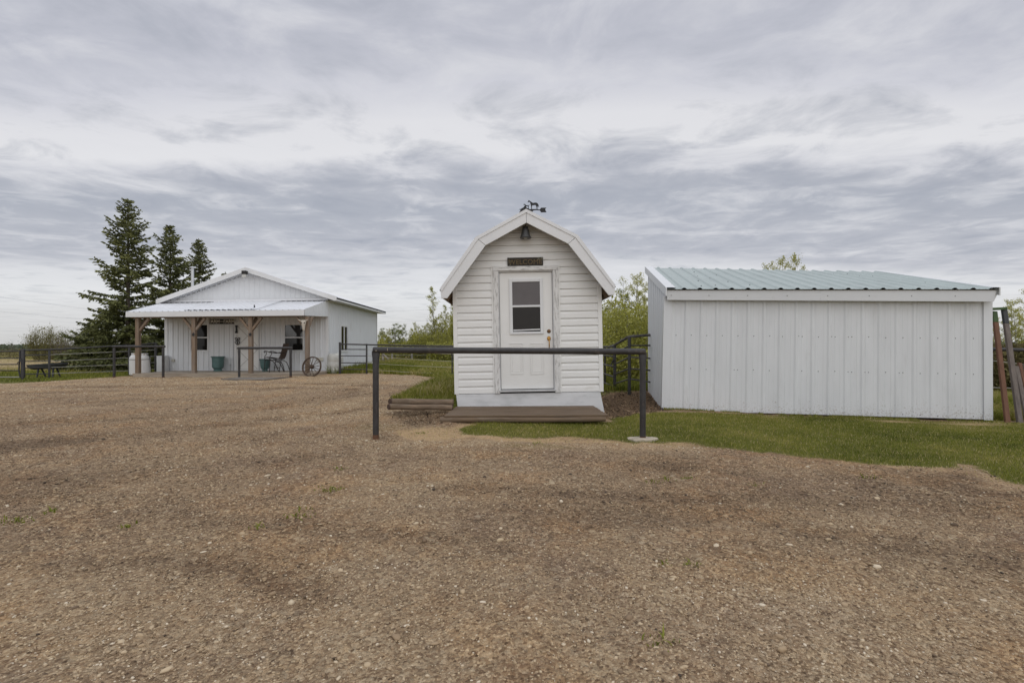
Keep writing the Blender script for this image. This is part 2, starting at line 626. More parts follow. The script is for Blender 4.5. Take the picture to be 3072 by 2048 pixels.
def lap_wall(y, zlo, ztop, half, holes=(), back=False, xc=HXC, step=.1283):
    b = MB()
    z = zlo
    sgn = 1 if back else -1
    while z < ztop - .01:
        levels = [(0, .018), (.62, .0145), (.76, .004), (.95, .002), (1.0, -.014)]
        for (t0, e0), (t1, e1) in zip(levels[:-1], levels[1:]):
            za, zb = z + t0 * step, min(z + t1 * step, ztop)
            if zb <= za:
                continue
            ints = [(-half((za + zb) / 2 if zb < ztop - .2 else zb), half((za + zb) / 2 if zb < ztop - .2 else zb))]
            ha, hb = half(za), half(zb)
            zm = (za + zb) / 2
            segs = [(-1, 1)]
            for (h0, h1, zt) in holes:
                if zm < zt:
                    b.quad((xc - ha, y + sgn * e0, za), (h0, y + sgn * e0, za), (h0, y + sgn * e1, zb), (xc - hb, y + sgn * e1, zb))
                    b.quad((h1, y + sgn * e0, za), (xc + ha, y + sgn * e0, za), (xc + hb, y + sgn * e1, zb), (h1, y + sgn * e1, zb))
                    segs = []
            for _ in segs:
                b.quad((xc - ha, y + sgn * e0, za), (xc + ha, y + sgn * e0, za), (xc + hb, y + sgn * e1, zb), (xc - hb, y + sgn * e1, zb))
            if t0 == 0:       # the lip under each course
                hh = ha
                if segs:
                    b.quad((xc - hh, y - sgn * .014, za - .0004), (xc + hh, y - sgn * .014, za - .0004), (xc + hh, y + sgn * e0, za), (xc - hh, y + sgn * e0, za))
                else:
                    h0, h1, _ = holes[0]
                    b.quad((xc - hh, y - sgn * .014, za - .0004), (h0, y - sgn * .014, za - .0004), (h0, y + sgn * e0, za), (xc - hh, y + sgn * e0, za))
                    b.quad((h1, y - sgn * .014, za - .0004), (xc + hh, y - sgn * .014, za - .0004), (xc + hh, y + sgn * e0, za), (h1, y + sgn * e0, za))
        z += step
    return b


DX0, _ = hu(1500.5, 990)
DX1, _ = hu(1658.5, 990)
_, DZ0 = hu(1580, 1166)
_, DZ1 = hu(1580, 816)
lap_wall(8.14, .433, 3.46, hut_half, [(DX0 - .055, DX1 + .055, DZ1 + .05)]).build('wall', M['vinyl'], hut)
lap_wall(11.1, .433, 3.46, hut_half, back=True).build('wall', M['vinyl'], hut)
for s in (-1, 1):
    b = MB()
    z = .433
    while z < 2.26:
        x = HXC + s * 1.28
        b.quad((x + s * .015, 8.145, z), (x + s * .015, 11.095, z), (x + s * .002, 11.095, min(z + .1283, 2.27)), (x + s * .002, 8.145, min(z + .1283, 2.27)))
        z += .1283
    b.build('wall', M['vinyl'], hut)
for s in (-1, 1):
    xo = HXC + s * 1.297
    MB().box(min(xo, xo - s * .072), max(xo, xo - s * .072), 8.116, 8.19, .425, 2.30).build('corner_trim', M['vinyl'], hut, bevel=.004)

# skirt board under the siding, flaring a little at the right
b = MB()
gx0, gx1 = HXC - 1.27, HXC + 1.272
b.add([(gx0 + .03, 8.125, .10), (gx1 + .035, 8.125, .06), (gx1 - .03, 8.125, .424), (gx0, 8.125, .424),
       (gx0 + .03, 11.1, .10), (gx1 + .035, 11.1, .06), (gx1 - .03, 11.1, .424), (gx0, 11.1, .424)],
      [(0, 1, 2, 3), (5, 4, 7, 6), (1, 5, 6, 2), (4, 0, 3, 7), (3, 2, 6, 7)])
b.build('skirting', M['painted_board'], hut, bevel=.006)

# door surround with peeling paint, jamb, threshold
fr = MB()
tw = .085
fr.box(DX0 - .025 - tw, DX0 - .018, 8.098, 8.16, .43, DZ1 + .022)
fr.box(DX1 + .018, DX1 + .025 + tw, 8.098, 8.16, .43, DZ1 + .022)
fr = fr.build('door_surround', M['peeling'], hut, bevel=.004)
MB().box(DX0 - .025 - tw, DX1 + .025 + tw, 8.0965, 8.16, DZ1 + .024, DZ1 + .10).build('door_head', M['peeling_head'], hut, bevel=.004)
ch = MB()
ch.box(DX0 - .030 - tw - .02, DX0 - .027 - tw, 8.112, 8.15, .43, DZ1 + .118)
ch.box(DX1 + .027 + tw, DX1 + .030 + tw + .02, 8.112, 8.15, .43, DZ1 + .118)
ch.box(DX0 - .030 - tw - .02, DX1 + .030 + tw + .02, 8.1105, 8.15, DZ1 + .103, DZ1 + .120)
ch.build('door_channel', M['vinyl'], hut)
jb = MB()
jb.box(DX0 - .03, DX0 - .006, 8.13, 8.26, DZ0 - .03, DZ1 + .02)
jb.box(DX1 + .006, DX1 + .03, 8.13, 8.26, DZ0 - .03, DZ1 + .02)
jb.box(DX0 - .03, DX1 + .03, 8.131, 8.26, DZ1 + .006, DZ1 + .03)
jb.build('door_jamb', M['painted_board'], hut)
MB().box(DX0 - .035, DX1 + .035, 8.085, 8.26, DZ0 - .045, DZ0 - .012).build('threshold', M['galv'], hut, bevel=.003)
MB().box(DX0 - .03, DX1 + .03, 8.128, 8.20, DZ0 - .085, DZ0 - .047).build('threshold_gap', M['dark_inside'], hut)  # dark box painting the shade of the gap below the threshold

door = MB().box(DX0, DX1, 8.165, 8.205, DZ0, DZ1).build('door', M['door_paint'], hut, bevel=.003)
# raised mouldings of the two lower panels
mold = MB()
for (pa, pb) in ((1530, 1571), (1590, 1633)):
    x0, zt = hu(pa, 1029)
    x1, zb = hu(pb, 1122)
    for k, (w, e) in enumerate(((.012, .157), (.012, .160))):
        i = k * .035
        mold.box(x0 + i, x0 + i + w, e, e + .008, zb + i, zt - i) if False else None
        y0, y1 = 8.165 - (.008 if k == 0 else .005), 8.1655
        mold.box(x0 + i, x1 - i, y0, y1, zt - i - w, zt - i)
        mold.box(x0 + i, x1 - i, y0, y1, zb + i, zb + i + w)
        mold.box(x0 + i, x0 + i + w, y0, y1, zb + i + w, zt - i - w)
        mold.box(x1 - i - w, x1 - i, y0, y1, zb + i + w, zt - i - w)
mold.build('panel_molding', M['door_paint'], door, bevel=.003)
wx0, wz1 = hu(1527, 837)
wx1, wz0 = hu(1631, 1001)
wf = MB()
_, zmid = hu(1579, 918)
t = .052
for (a0, a1, c0, c1) in ((wx0, wx0 + t, wz0, wz1), (wx1 - t, wx1, wz0, wz1)):
    wf.box(a0, a1, 8.142, 8.168, c0, c1)
wf.box(wx0 + t, wx1 - t, 8.142, 8.168, wz1 - t, wz1)
wf.box(wx0 + t, wx1 - t, 8.142, 8.168, wz0, wz0 + .042)
wf.box(wx0 + t, wx1 - t, 8.144, 8.168, zmid - .018, zmid + .018)
wf.build('window_frame', M['white_trim'], door, bevel=.005)
MB().box(wx0 + t, wx1 - t, 8.158, 8.1645, zmid + .018, wz1 - t).build('pane', M['pane_grey'], door)
MB().box(wx0 + t, wx1 - t, 8.159, 8.1645, wz0 + .042, zmid - .018).build('pane', M['pane_screen'], door)
bl = MB()
nb = 9
for k in range(nb):
    a = wx0 + t + .006 + (wx1 - wx0 - 2 * t - .012) * k / nb
    c = wx0 + t + .006 + (wx1 - wx0 - 2 * t - .012) * (k + 1) / nb
    zz = wz0 + .062 + .010 * abs((k + .5) / nb - .2) * (1 if k > 2 else -.4)
    bl.box(a, c, 8.1565, 8.158, zz, zz + .020)
bl.build('blind', M['white_trim'], door)
kx, kz = hu(1647, 993)
DRX = Matrix.Rotation(R(90), 4, 'X')
MB().lathe([(.034, 0), (.034, .006), (.026, .014), (.012, .017)], 20, (kx, 8.165, kz), DRX).build('deadbolt', M['bronze'], door, smooth=True)
kx, kz = hu(1647, 1015)
hb = MB()
Mx = Matrix.Diagonal((1, 1.25, 1, 1))
hb.lathe([(.034, 0), (.034, .006), (.028, .016), (.012, .020)], 20, (kx, 8.165, kz), DRX @ Mx)
hb.tube([(kx, 8.150, kz - .02), (kx, 8.118, kz - .03), (kx + .001, 8.106, kz - .07), (kx, 8.108, kz - .13), (kx, 8.125, kz - .17), (kx, 8.162, kz - .185)],
        [.011, .010, .009, .010, .009, .012], 10)
hb.build('handle', M['brass'], door, smooth=True)

# roof shell
rf = MB()
outer = [(-W_EAVE - .02, Z_EAVE - .012), (-W_KINK - .012, Z_KINK + .014), (0, Z_PEAK + .022), (W_KINK + .012, Z_KINK + .014), (W_EAVE + .02, Z_EAVE - .012)]
inner = [(W_EAVE - .02, Z_EAVE - .025), (W_KINK - .01, Z_KINK - .02), (0, Z_PEAK - .03), (-W_KINK + .01, Z_KINK - .02), (-W_EAVE + .02, Z_EAVE - .025)]
for i in range(4):
    q = [outer[i], outer[i + 1], inner[3 - i], inner[4 - i]]
    rf.prism(q, 7.825, 11.42, lambda a, c, y: Vector((HXC + a, y, c)))
roof = rf.build('roof', M['shingle'], hut)
# eave boards and rafters seen under the overhang
ev = MB()
for s in (-1, 1):
    for k in range(7):
        y = 8.2 + k * .48
        ev.beam((HXC + s * 1.27, y, 2.28), (HXC + s * 1.42, y, 2.09), .045, .09)
    ev.beam((HXC + s * 1.425, 7.87, 2.135), (HXC + s * 1.425, 11.40, 2.135), .02, .13)
    ev.build('rafters', M['beam_wood'], hut)
    ev = MB()
# rake boards in four pieces, with a drip edge above
fb = MB()
FO = [(-W_EAVE, Z_EAVE), (-W_KINK, Z_KINK), (0, Z_PEAK), (W_KINK, Z_KINK), (W_EAVE, Z_EAVE)]
FI = [(-1.352, 2.065), (-.692, 2.937), (0, 3.302), (.692, 2.937), (1.352, 2.065)]


def lerp2(p, q, t):
    return (p[0] + (q[0] - p[0]) * t, p[1] + (q[1] - p[1]) * t)


for i in range(4):
    o0, o1, i0, i1 = FO[i], FO[i + 1], FI[i], FI[i + 1]
    g = .003
    q = [lerp2(o0, o1, g), lerp2(o1, o0, g), lerp2(i1, i0, g), lerp2(i0, i1, g)]
    if i == 0:
        q = [o0, lerp2(o1, o0, g), lerp2(i1, i0, g), i0, (-W_EAVE + .012, 2.065)]
    if i == 3:
        q = [lerp2(o0, o1, g), o1, (W_EAVE - .012, 2.065), i1, lerp2(i0, i1, g)]
    fb.prism(q, 7.80, 7.835, lambda a, c, y: Vector((HXC + a, y, c)))
fb.build('fascia', M['white_trim'], hut, bevel=.003)
dr = MB()
for i in range(4):
    o0, o1, i0, i1 = FO[i], FO[i + 1], FI[i], FI[i + 1]
    q = [lerp2(o0, i0, -.08), lerp2(o1, i1, -.08), lerp2(o1, i1, .2), lerp2(o0, i0, .2)]
    dr.prism(q, 7.788, 7.799, lambda a, c, y: Vector((HXC + a, y, c)))
dr.build('drip_edge', M['white_trim'], hut)
hut.rotation_euler = (0, HROLL, 0)

# ---- things on the hut
sx0, sz1 = hu(1522, 774.5)
sx1, sz0 = hu(1629, 798)
sxc, szc = (sx0 + sx1) / 2, (sz0 + sz1) / 2
sign = thing('welcome_sign', 'weathered dark WELCOME board above the hut door', 'sign', (sxc, 8.10, sz0))
MB().box(sx0, sx1, 8.096, 8.118, sz0, sz1).build('board', M['sign_brown'], sign, bevel=.004)
TM = Matrix.Translation((sxc, 8.0955, szc - .008)) @ Matrix.Rotation(R(90), 4, 'X')
text_mesh('lettering', 'WELCOME', .115, M['sign_gold'], sign, TM, .002, spacing=1.06)
lf = MB()
r2 = random.Random(3)
for k in range(34):
    if k < 24:
        x, z = sx1 - abs(r2.gauss(0, .055)) - .008, sz1 - abs(r2.gauss(0, .035)) - .008
        if r2.random() < .35:
            x, z = sx1 - r2.uniform(.006, .03), r2.uniform(sz0 + .02, sz1 - .01)
    else:
        x, z = sx0 + r2.uniform(.01, .07), r2.uniform(sz0 + .02, sz1 - .03)
    a = r2.uniform(0, 3.1)
    ux, uz = math.cos(a) * .008, math.sin(a) * .008
    x = max(sx0 + .012, min(sx1 - .012, x))
    z = max(sz0 + .012, min(sz1 - .012, z))
    lf.add([(x - ux, 8.0945, z - uz), (x - uz * .5, 8.0935, z + ux * .5), (x + ux, 8.0945, z + uz), (x + uz * .5, 8.0935, z - ux * .5)], [(0, 1, 2, 3)])
lf.build('leaf_ornament', M['sign_pale'], sign)
on_hut(sign)

bx, bz1 = hu(1576, 680, 7.95)
_, bz0 = hu(1576, 714.5, 7.95)
bell = thing('hanging_bell', 'dark bell shaped lamp hanging under the hut gable peak', 'bell lamp', (bx, 7.95, bz0))
h = bz1 - bz0
prof = [(.096, 0), (.099, .006), (.094, .018), (.078, .05), (.068, .09), (.064, .13), (.056, .155), (.044, .17), (.040, .178), (.050, .184), (.046, .19), (.018, .196), (.012, h)]
bb = MB().lathe(prof[:9] + [(.0385, .178)], 28, (bx, 7.95, bz0))
bb.build('shade', M['bell_metal'], bell, smooth=True)
MB().lathe([(.040, .174), (.052, .180), (.052, .187), (.036, .192), (.034, .197)], 24, (bx, 7.95, bz0)).build('collar', M['bell_metal'], bell, smooth=True)
MB().lathe([(.010, -.012), (.030, -.006), (.034, .004), (.030, .02)], 18, (bx, 7.95, bz0)).build('bulb', M['lens'], bell, smooth=True)
hk = MB()
for k in range(3):
    z0 = bz0 + .194 + k * .018
    c = [(bx + (.008 if k % 2 else 0) * math.cos(a), 7.95 + (0 if k % 2 else .008) * math.cos(a), z0 + .012 + .013 * math.sin(a)) for a in [i * math.pi / 5 for i in range(11)]]
    hk.tube(c, .0035, 6)
hk.tube([(bx, 7.95, bz0 + .24), (bx, 7.95, 3.47)], .006, 6)
hk.build('chain', M['black_iron'], bell, smooth=True)
on_hut(bell)

vd = 8.35
vb = hu(1598, 640, vd)
vane = thing('weathervane', 'black weathervane with a mare and foal over an arrow', 'weathervane', (vb[0], vd, Z_PEAK + .02))


def vp(cx_, cy_):
    """crop coordinates (11.2x zoom from 1520,580) -> hut frame"""
    x, z = hu(1520 + cx_ / 11.2, 580 + cy_ / 11.2, vd)
    return (x, z)


def plate(b, pts, th=.006):
    # pts outline in crop coordinates; triangulated by bmesh on a small extruded n-gon
    import bmesh
    bm = bmesh.new()
    q = [vp(*p) for p in pts]
    vs = [bm.verts.new((x, vd - th / 2, z)) for x, z in q]
    f = bm.faces.new(vs)
    r = bmesh.ops.extrude_face_region(bm, geom=[f])
    bmesh.ops.translate(bm, verts=[e for e in r['geom'] if isinstance(e, bmesh.types.BMVert)], vec=(0, th, 0))
    bmesh.ops.triangulate(bm, faces=bm.faces[:])
    bm.verts.index_update()
    b.add([v.co.copy() for v in bm.verts], [[v.index for v in f.verts] for f in bm.faces])
    bm.free()


horse = [(742, 228), (752, 242), (775, 250), (810, 278), (850, 305), (885, 325), (920, 318), (975, 312), (1015, 322), (1045, 345), (1070, 385), (1082, 430), (1086, 462), (1072, 455),
         (1052, 432), (1040, 405), (1048, 440), (1046, 475), (1052, 520), (1050, 535), (1030, 535), (1034, 515), (1030, 470), (1018, 440), (1008, 470), (1006, 520), (1004, 535), (984, 535),
         (988, 515), (992, 460), (986, 425), (970, 398), (935, 396), (900, 405), (860, 404), (852, 440), (846, 490), (846, 535), (818, 535), (822, 490), (820, 440), (812, 405), (798, 360),
         (790, 320), (772, 292), (752, 288), (730, 296), (712, 302), (704, 290), (716, 268), (730, 246)]
foal = [(582, 345), (592, 358), (612, 362), (635, 380), (655, 402), (690, 406), (735, 404), (752, 390), (770, 386), (774, 396), (760, 402), (746, 418), (740, 440), (742, 480), (752, 525),
        (736, 525), (726, 490), (712, 455), (706, 432), (680, 438), (660, 440), (658, 480), (662, 530), (642, 530), (640, 480), (634, 440), (622, 410), (614, 392), (598, 388), (578, 402), (566, 396), (574, 376)]
b = MB()
plate(b, horse)
b.build('mare', M['black_iron'], vane)
b = MB()
plate(b, foal)
b.build('foal', M['black_iron'], vane)
b = MB()
plate(b, [(412, 542), (500, 520), (535, 500), (530, 528), (620, 534), (720, 536), (820, 536), (860, 530), (1010, 535), (1112, 548), (1154, 486), (1335, 484), (1300, 520), (1304, 572), (1340, 638), (1155, 640),
          (1118, 578), (1000, 566), (920, 572), (884, 590), (866, 625), (862, 672), (844, 672), (838, 625), (815, 590), (770, 570), (690, 566), (600, 560), (510, 578), (492, 560)], .012)
b.build('arrow', M['black_iron'], vane)
b = MB()
px_, pz_ = vp(852, 650)
b.tube([(px_, vd, pz_ + .05), (px_, vd, Z_PEAK - .08)], .009, 8)
rx, rz = HXC, Z_PEAK + .024
b.prism([vp(*q) for q in ((415, 705), (500, 565), (545, 545), (575, 515), (605, 470), (625, 485), (640, 520), (668, 545), (760, 592), (855, 668), (860, 760), (630, 680), (415, 790))], vd - .11, vd + .11,
        lambda a, c, y: Vector((a, y, c)))
b.build('ridge_mount', M['black_iron'], vane)
on_hut(vane)

# ---- deck and logs in front of the hut
GD = .10
deck = thing('wooden_deck', 'low brown plank step in front of the hut door', 'deck', (.2, 7.5, GD))
b = MB()
ys = [6.985 + i * .143 for i in range(9)]
for i, y in enumerate(ys[:-1]):
    xl = -1.015 + (y - 6.985) * .045 + rng.uniform(-.008, .008)
    xr = 1.445 - (y - 6.985) * .035 + rng.uniform(-.008, .008)
    y1 = min(y + .137, 8.115)
    b.boxm(Matrix.Translation(((xl + xr) / 2, (y + y1) / 2, .188 + rng.uniform(-.003, .003))) @ Matrix.Rotation(R(-.35), 4, 'Y'), xr - xl, y1 - y, .026)
b.build('planks', M['deck_wood'], deck, bevel=.004)
b = MB()
n = 14
pts = []
for i in range(n + 1):
    t_ = i / n
    pts.append((-1.075 + 2.48 * t_, 7.02, .128 + .018 * t_ + .004 * math.sin(7 * t_)))
b.tube(pts, [.046 + .003 * math.sin(i * 1.7) for i in range(n + 1)], 12)
b.build('bearer_log', M['log'], deck, smooth=True)
b = MB()
for x in (-.9, .2, 1.3):
    MB().box(x - .04, x + .04, 7.08, 8.1, .09, .172).build('joist', M['deck_wood'], deck)


def log(name, p, q, r, label, n=12):
    root = thing(name, label, 'log', ((p[0] + q[0]) / 2, (p[1] + q[1]) / 2, min(p[2], q[2]) - r), 'logs edging the grass bed')
    p, q = Vector(p), Vector(q)
    path = [p.lerp(q, i / n) + Vector((0, rng.uniform(-.003, .003), .003 * math.sin(i * .9 + p.z * 50))) for i in range(n + 1)]
    MB().tube(path, [r * (1 + .03 * math.sin(i * 1.3 + p.z * 30)) for i in range(n + 1)], 14, caps=False).build('bark_round', M['log'], root, smooth=True)
    for e, s in ((path[0], -1), (path[-1], 1)):
        d = (path[1] - path[0]).normalized() * s
        dn = Vector((-.72, -.69, 0)) if s < 0 else d
        MB().tube([e - dn * .01, e + dn * (.03 if s < 0 else .006)], [r * 1.02, r * .97], 16).build('cut_end', M['log_end'], root)
    return root


log('edging_log', at(1174, 1204, 7.66), at(1359, 1207, 7.90), .054, 'weathered round log, upper one of the pair edging the grass bed by the hut')
log('edging_log', at(1170, 1220, 7.50), at(1358, 1222, 7.72), .046, 'weathered round log lying on the gravel under another log by the hut')

# ================================================================== hitching rail in the foreground


def hitching_rail(label, pl, pr, ztop, r, over=.045, rusty=True, pinch=True, flare=1.35):
    """pl, pr: post bases (x, y); ztop: (left, right) top of the rail"""
    zl, zr = gz(*pl), gz(*pr)
    root = thing('hitching_rail', label, 'hitching rail', ((pl[0] + pr[0]) / 2, (pl[1] + pr[1]) / 2, (zl + zr) / 2), 'black pipe hitching rails')
    u = Vector((pr[0] - pl[0], pr[1] - pl[1], ztop[1] - ztop[0])).normalized()
    a = Vector((pl[0], pl[1], ztop[0] - r)) - u * over
    c = Vector((pr[0], pr[1], ztop[1] - r)) + u * over
    e = r * .25
    MB().tube([a, a + u * .002, a + u * (e + .004), a.lerp(c, .33), a.lerp(c, .66), c - u * (e + .004), c - u * .002, c], [r * .55, r * .85, r, r, r, r, r * .85, r * .55], 18).build('rail', M['pipe'], root, smooth=True)
    for (x, y), zg, zt, sgn in ((pl, zl, ztop[0], -1), (pr, zr, ztop[1], 1)):
        b = MB()
        zt = zt - 1.75 * r
        n = 18
        rings = [(zg - .08, 1, 1), (zg + .3, 1, 1), (zt - .22, 1, 1), (zt - .13, 1.07, .93), (zt - .07, 1.2, .8), (zt - .03, flare, .62), (zt, flare * 1.02, .55), (zt + .018, flare * .98, .55)]
        vs, fs = [], []
        for (z, kx, ky) in rings:
            for k in range(n):
                an = 2 * math.pi * k / n
                vs.append((x + r * .95 * kx * math.cos(an), y + r * .95 * ky * math.sin(an), z))
        for i in range(len(rings) - 1):
            for k in range(n):
                fs.append((i * n + k, i * n + (k + 1) % n, (i + 1) * n + (k + 1) % n, (i + 1) * n + k))
        fs.append(tuple((len(rings) - 1) * n + k for k in range(n)))
        b.add(vs, fs)
        p = b.build('post', M['pipe'], root, smooth=True)
        if rusty:
            MB().tube([(x, y, zg - .05), (x, y, zg + .03 + r * .4)], [r * .965, r * .96], 18).build('rusty_base', M['rust'], p, smooth=True)
    return root


pl = ((1128 - CX) / 233.0, 6.0)
pr = ((1927 - CX) / 231.5, 6.03)
hr = hitching_rail('long black pipe hitching rail standing on the gravel in front of the hut', pl, pr, (HC + 5 / 233, HC + 0 / 231.5), .0405, over=.035)
b = MB()   # two drilled and welded marks near the left end
b.lathe([(.007, 0), (.007, .003), (.004, .004)], 10, (pl[0] + .015, 6.0 - .040, HC - .028), DRX)
b.build('bolt_hole', M['concrete'], hr)
b = MB()
b.box(pl[0] + .158, pl[0] + .164, 5.957, 5.962, HC - .03, HC + .004)
b.build('weld_mark', M['concrete'], hr)
# rough concrete collar at the right post
b = MB()
n = 22
zc = gz(*pr)
ring = []
for k in range(n):
    a = 2 * math.pi * k / n
    rr_ = .15 * (1 + .18 * math.sin(2 * a + 1) + .10 * math.sin(5 * a) + .06 * math.sin(9 * a + 2))
    ring.append((pr[0] - .0 + rr_ * 1.12 * math.cos(a), pr[1] + rr_ * .8 * math.sin(a)))
vs = [(x, y, zc - .04) for x, y in ring] + [(x, y, zc + .018 + .008 * math.sin(k * 2.1)) for k, (x, y) in enumerate(ring)] + \
     [(pr[0] + (x - pr[0]) * .8, pr[1] + (y - pr[1]) * .8, zc + .030 + .006 * math.sin(k * 3.3)) for k, (x, y) in enumerate(ring)]
fs = [(i * n + k, i * n + (k + 1) % n, (i + 1) * n + (k + 1) % n, (i + 1) * n + k) for i in range(2) for k in range(n)] + [tuple(2 * n + k for k in range(n))]
b.add(vs, fs)
b.build('footing', M['concrete'], hr, smooth=False)

# ================================================================== white metal shed on the right
SFL, SFR = at(1988, 1230, 9.65), at(2971, 1258, 8.816)
SBL = Vector((3.59, 12.30, -.07))
SBR = SFR + (SBL - SFL) + Vector((-.1, 0, 0))
TFL = Vector((SFL.x + .055, SFL.y, 2.30))
TFR = Vector((SFR.x - .01, SFR.y, 2.19))
TBL = Vector((SBL.x, SBL.y, 3.19))
TBR = Vector((SBR.x, SBR.y, 2.96))
WMET = M['shed_metal']
shed = thing('metal_shed', 'white ribbed metal shed with a pale green sloping roof beside the lawn', 'shed', SFL)


def wall_panel(b, a0, a1, t0, t1, pitch, off, minor=2, rib_h=.016, holes=(), normal=None, w0=.016, w1=.046):
    eu = Vector((a1.x - a0.x, a1.y - a0.y, 0))
    L = eu.length
    eu.normalize()
    en = normal or Vector((eu.y, -eu.x, 0))

    def lo(s):
        t = s / L
        p = a0.lerp(a1, t)
        q = Vector((a0.x + eu.x * s, a0.y + eu.y * s, a0.z))
        return Vector((0, 0, p.z - a0.z))

    def hi(s):
        t = s / L
        p = t0.lerp(t1, t)
        q = Vector((a0.x + eu.x * s, a0.y + eu.y * s, a0.z))
        return p - q
    b.ribbed(a0, eu, en, L, pitch, off, lo, hi, rib_h, w0, w1, holes, minor)
    return eu, en, L


b = MB()
eu, en, L = wall_panel(b, SFL, SFR, TFL, TFR, .3035, .128)
b.build('wall', WMET, shed)
SEU, SEN, SL = eu.copy(), en.copy(), L
b = MB()
wall_panel(b, SBL, SFL, TBL, TFL, .3035, .1)
b.build('wall', WMET, shed)
b = MB()
wall_panel(b, SFR, SBR, TFR, TBR, .3035, .1)
b.build('wall', WMET, shed)
b = MB()
wall_panel(b, SBR, SBL, TBR, TBL, .3035, .1)
b.build('wall', WMET, shed)
# corner trims
b = MB()
for (a0, t0, ea, eb) in ((SFL, TFL, eu, (SBL - SFL).normalized()), (SFR, TFR, -eu, (SBR - SFR).normalized())):
    o1 = -eb * .026
    o2 = -ea * .026
    c0, c1 = a0 + o1 + o2 + Vector((0, 0, -.012)), t0 + o1 + o2 + Vector((0, 0, -.02))
    for (w, k) in ((ea, .15), (eb, .12)):
        wv = Vector((w.x, w.y, 0)).normalized() * k
        b.quad(c0, c0 + wv, c1 + wv, c1)
    b.build('corner_trim', WMET, shed)
    b = MB()
# fascia board with seam and a turned end
FB = en * .10
fl, fr_ = SFL + FB, SFR + FB
ftl, ftr = at(2001, 869.5, 9.52), at(2988, 869, 8.66)
fbl, fbr = at(2001.5, 899.5, 9.52), at(2981, 904.5, 8.66)
b = MB()
mid_t, mid_b = ftl.lerp(ftr, .493), fbl.lerp(fbr, .493)
for (a, c, d_, e) in ((ftl, mid_t, mid_b, fbl), (mid_t + en * .0025, ftr + en * .0025, fbr + en * .0025, mid_b + en * .0025)):
    back = -en * .03
    b.add([e, d_, c, a, e + back, d_ + back, c + back, a + back], [(0, 1, 2, 3), (5, 4, 7, 6), (1, 5, 6, 2), (4, 0, 3, 7), (3, 2, 6, 7), (0, 4, 5, 1)])
ret = eu * .115 + Vector((0, .06, .012))
b.add([fbr + en * .002, ftr + en * .002, ftr + ret, fbr + ret * .55 + Vector((0, 0, .07))], [(0, 1, 2, 3)])
b.build('fascia', M['shed_trim'], shed)
# soffit
b = MB()
b.add([fbl - en * .03 + Vector((0, 0, .02)), fbr - en * .03 + Vector((0, 0, .02)), TFR - en * .05 + Vector((0, 0, .03)), TFL - en * .05 + Vector((0, 0, .03))], [(0, 1, 2, 3)])
b.build('soffit', M['shed_trim'], shed)
# roof sheets
RFL, RFR = ftl + en * .03 + Vector((0, 0, .012)), at(2995, 867.5, 8.63)
RBL, RBR = Vector((3.56, 12.40, HC + 242 * 12.4 / F)), Vector((9.26, 11.75, HC + 228.5 * 11.75 / F))
b = MB()
ru = (RFR - RFL)
RL = ru.length
ru.normalize()
sl = (RBL - RFL).normalized()
rn = ru.cross(sl).normalized()
if rn.z < 0:
    rn = -rn
b.ribbed(RFL, ru, rn, RL, .3035, .33, lambda s: Vector((0, 0, 0)), lambda s: RBL.lerp(RBR, s / RL) - (RFL + ru * s), .029, .018, .052, (), 2)
sroof = b.build('roof', M['roof_metal'], shed)
b = MB()
b.ribbed(RFL - rn * .012, ru, rn, RL, 99, 98, lambda s: Vector((0, 0, 0)), lambda s: RBL.lerp(RBR, s / RL) - (RFL + ru * s))
b.build('underside', M['dark_inside'], sroof)
# rake trims left and right: top flange + vertical face
b = MB()
for (f0, b0, s) in ((RFL, RBL, 1), (RFR, RBR, -1)):
    up = rn * .036
    w = ru * s * (.16 if s > 0 else .10)
    o = -ru * s * .03
    b.quad(f0 + up + o, f0 + up + w, b0 + up + w, b0 + up + o)
    b.quad(f0 + up + w, f0 + w + rn * .004, b0 + w + rn * .004, b0 + up + w)
    dn = Vector((0, 0, -.175 if s > 0 else -.15))
    b.quad(f0 + up + o, b0 + up + o, b0 + up + o + dn, f0 + up + o + dn)
    b.quad(f0 + up + o, f0 + up + o + dn, f0 + up + o + dn + ru * s * .02, f0 + up + o + ru * s * .02)
    b.build('rake_trim', M['white_trim'], shed)
    b = MB()


def studs(b, pts, n, r=.008, h=.006):
    n = Vector(n).normalized()
    q = Vector((0, 0, 1)).rotation_difference(n).to_matrix().to_4x4()
    for p in pts:
        b.lathe([(r, 0), (r, h * .6), (r * .5, h)], 6, p, q)


b = MB()
pts = []
k = .128
while k < SL:
    for fr in (.985, .655, .365, .02):
        for ds in (.105,):
            s = k + ds
            if s > SL - .05 or (rng.random() < .12 and fr < .9):
                continue
            p0, p1 = SFL.lerp(SFR, s / SL), TFL.lerp(TFR, s / SL)
            if fr == .02 and s < SL * .7:
                continue
            pts.append(p0.lerp(p1, fr + rng.uniform(-.003, .003)) + SEN * .001)
        if rng.random() < .25 and .3 < fr < .7:
            p0, p1 = SFL.lerp(SFR, (k + .04) / SL), TFL.lerp(TFR, (k + .04) / SL)
            pts.append(p0.lerp(p1, fr + rng.uniform(-.003, .003)) + SEN * .001)
    k += .3035
studs(b, pts, SEN, .0095)
pts = [ftl.lerp(ftr, t_ / 8).lerp(fbl.lerp(fbr, t_ / 8), .55) + en * .003 for t_ in range(9)][0:9]
pts = [p + SEU * .08 for p in pts[:-1]]
studs(b, pts, SEN, .0085)
b.build('screws', M['bell_metal'], shed)
b = MB()       # sheet laps: every third rib the next sheet's edge stands a little proud
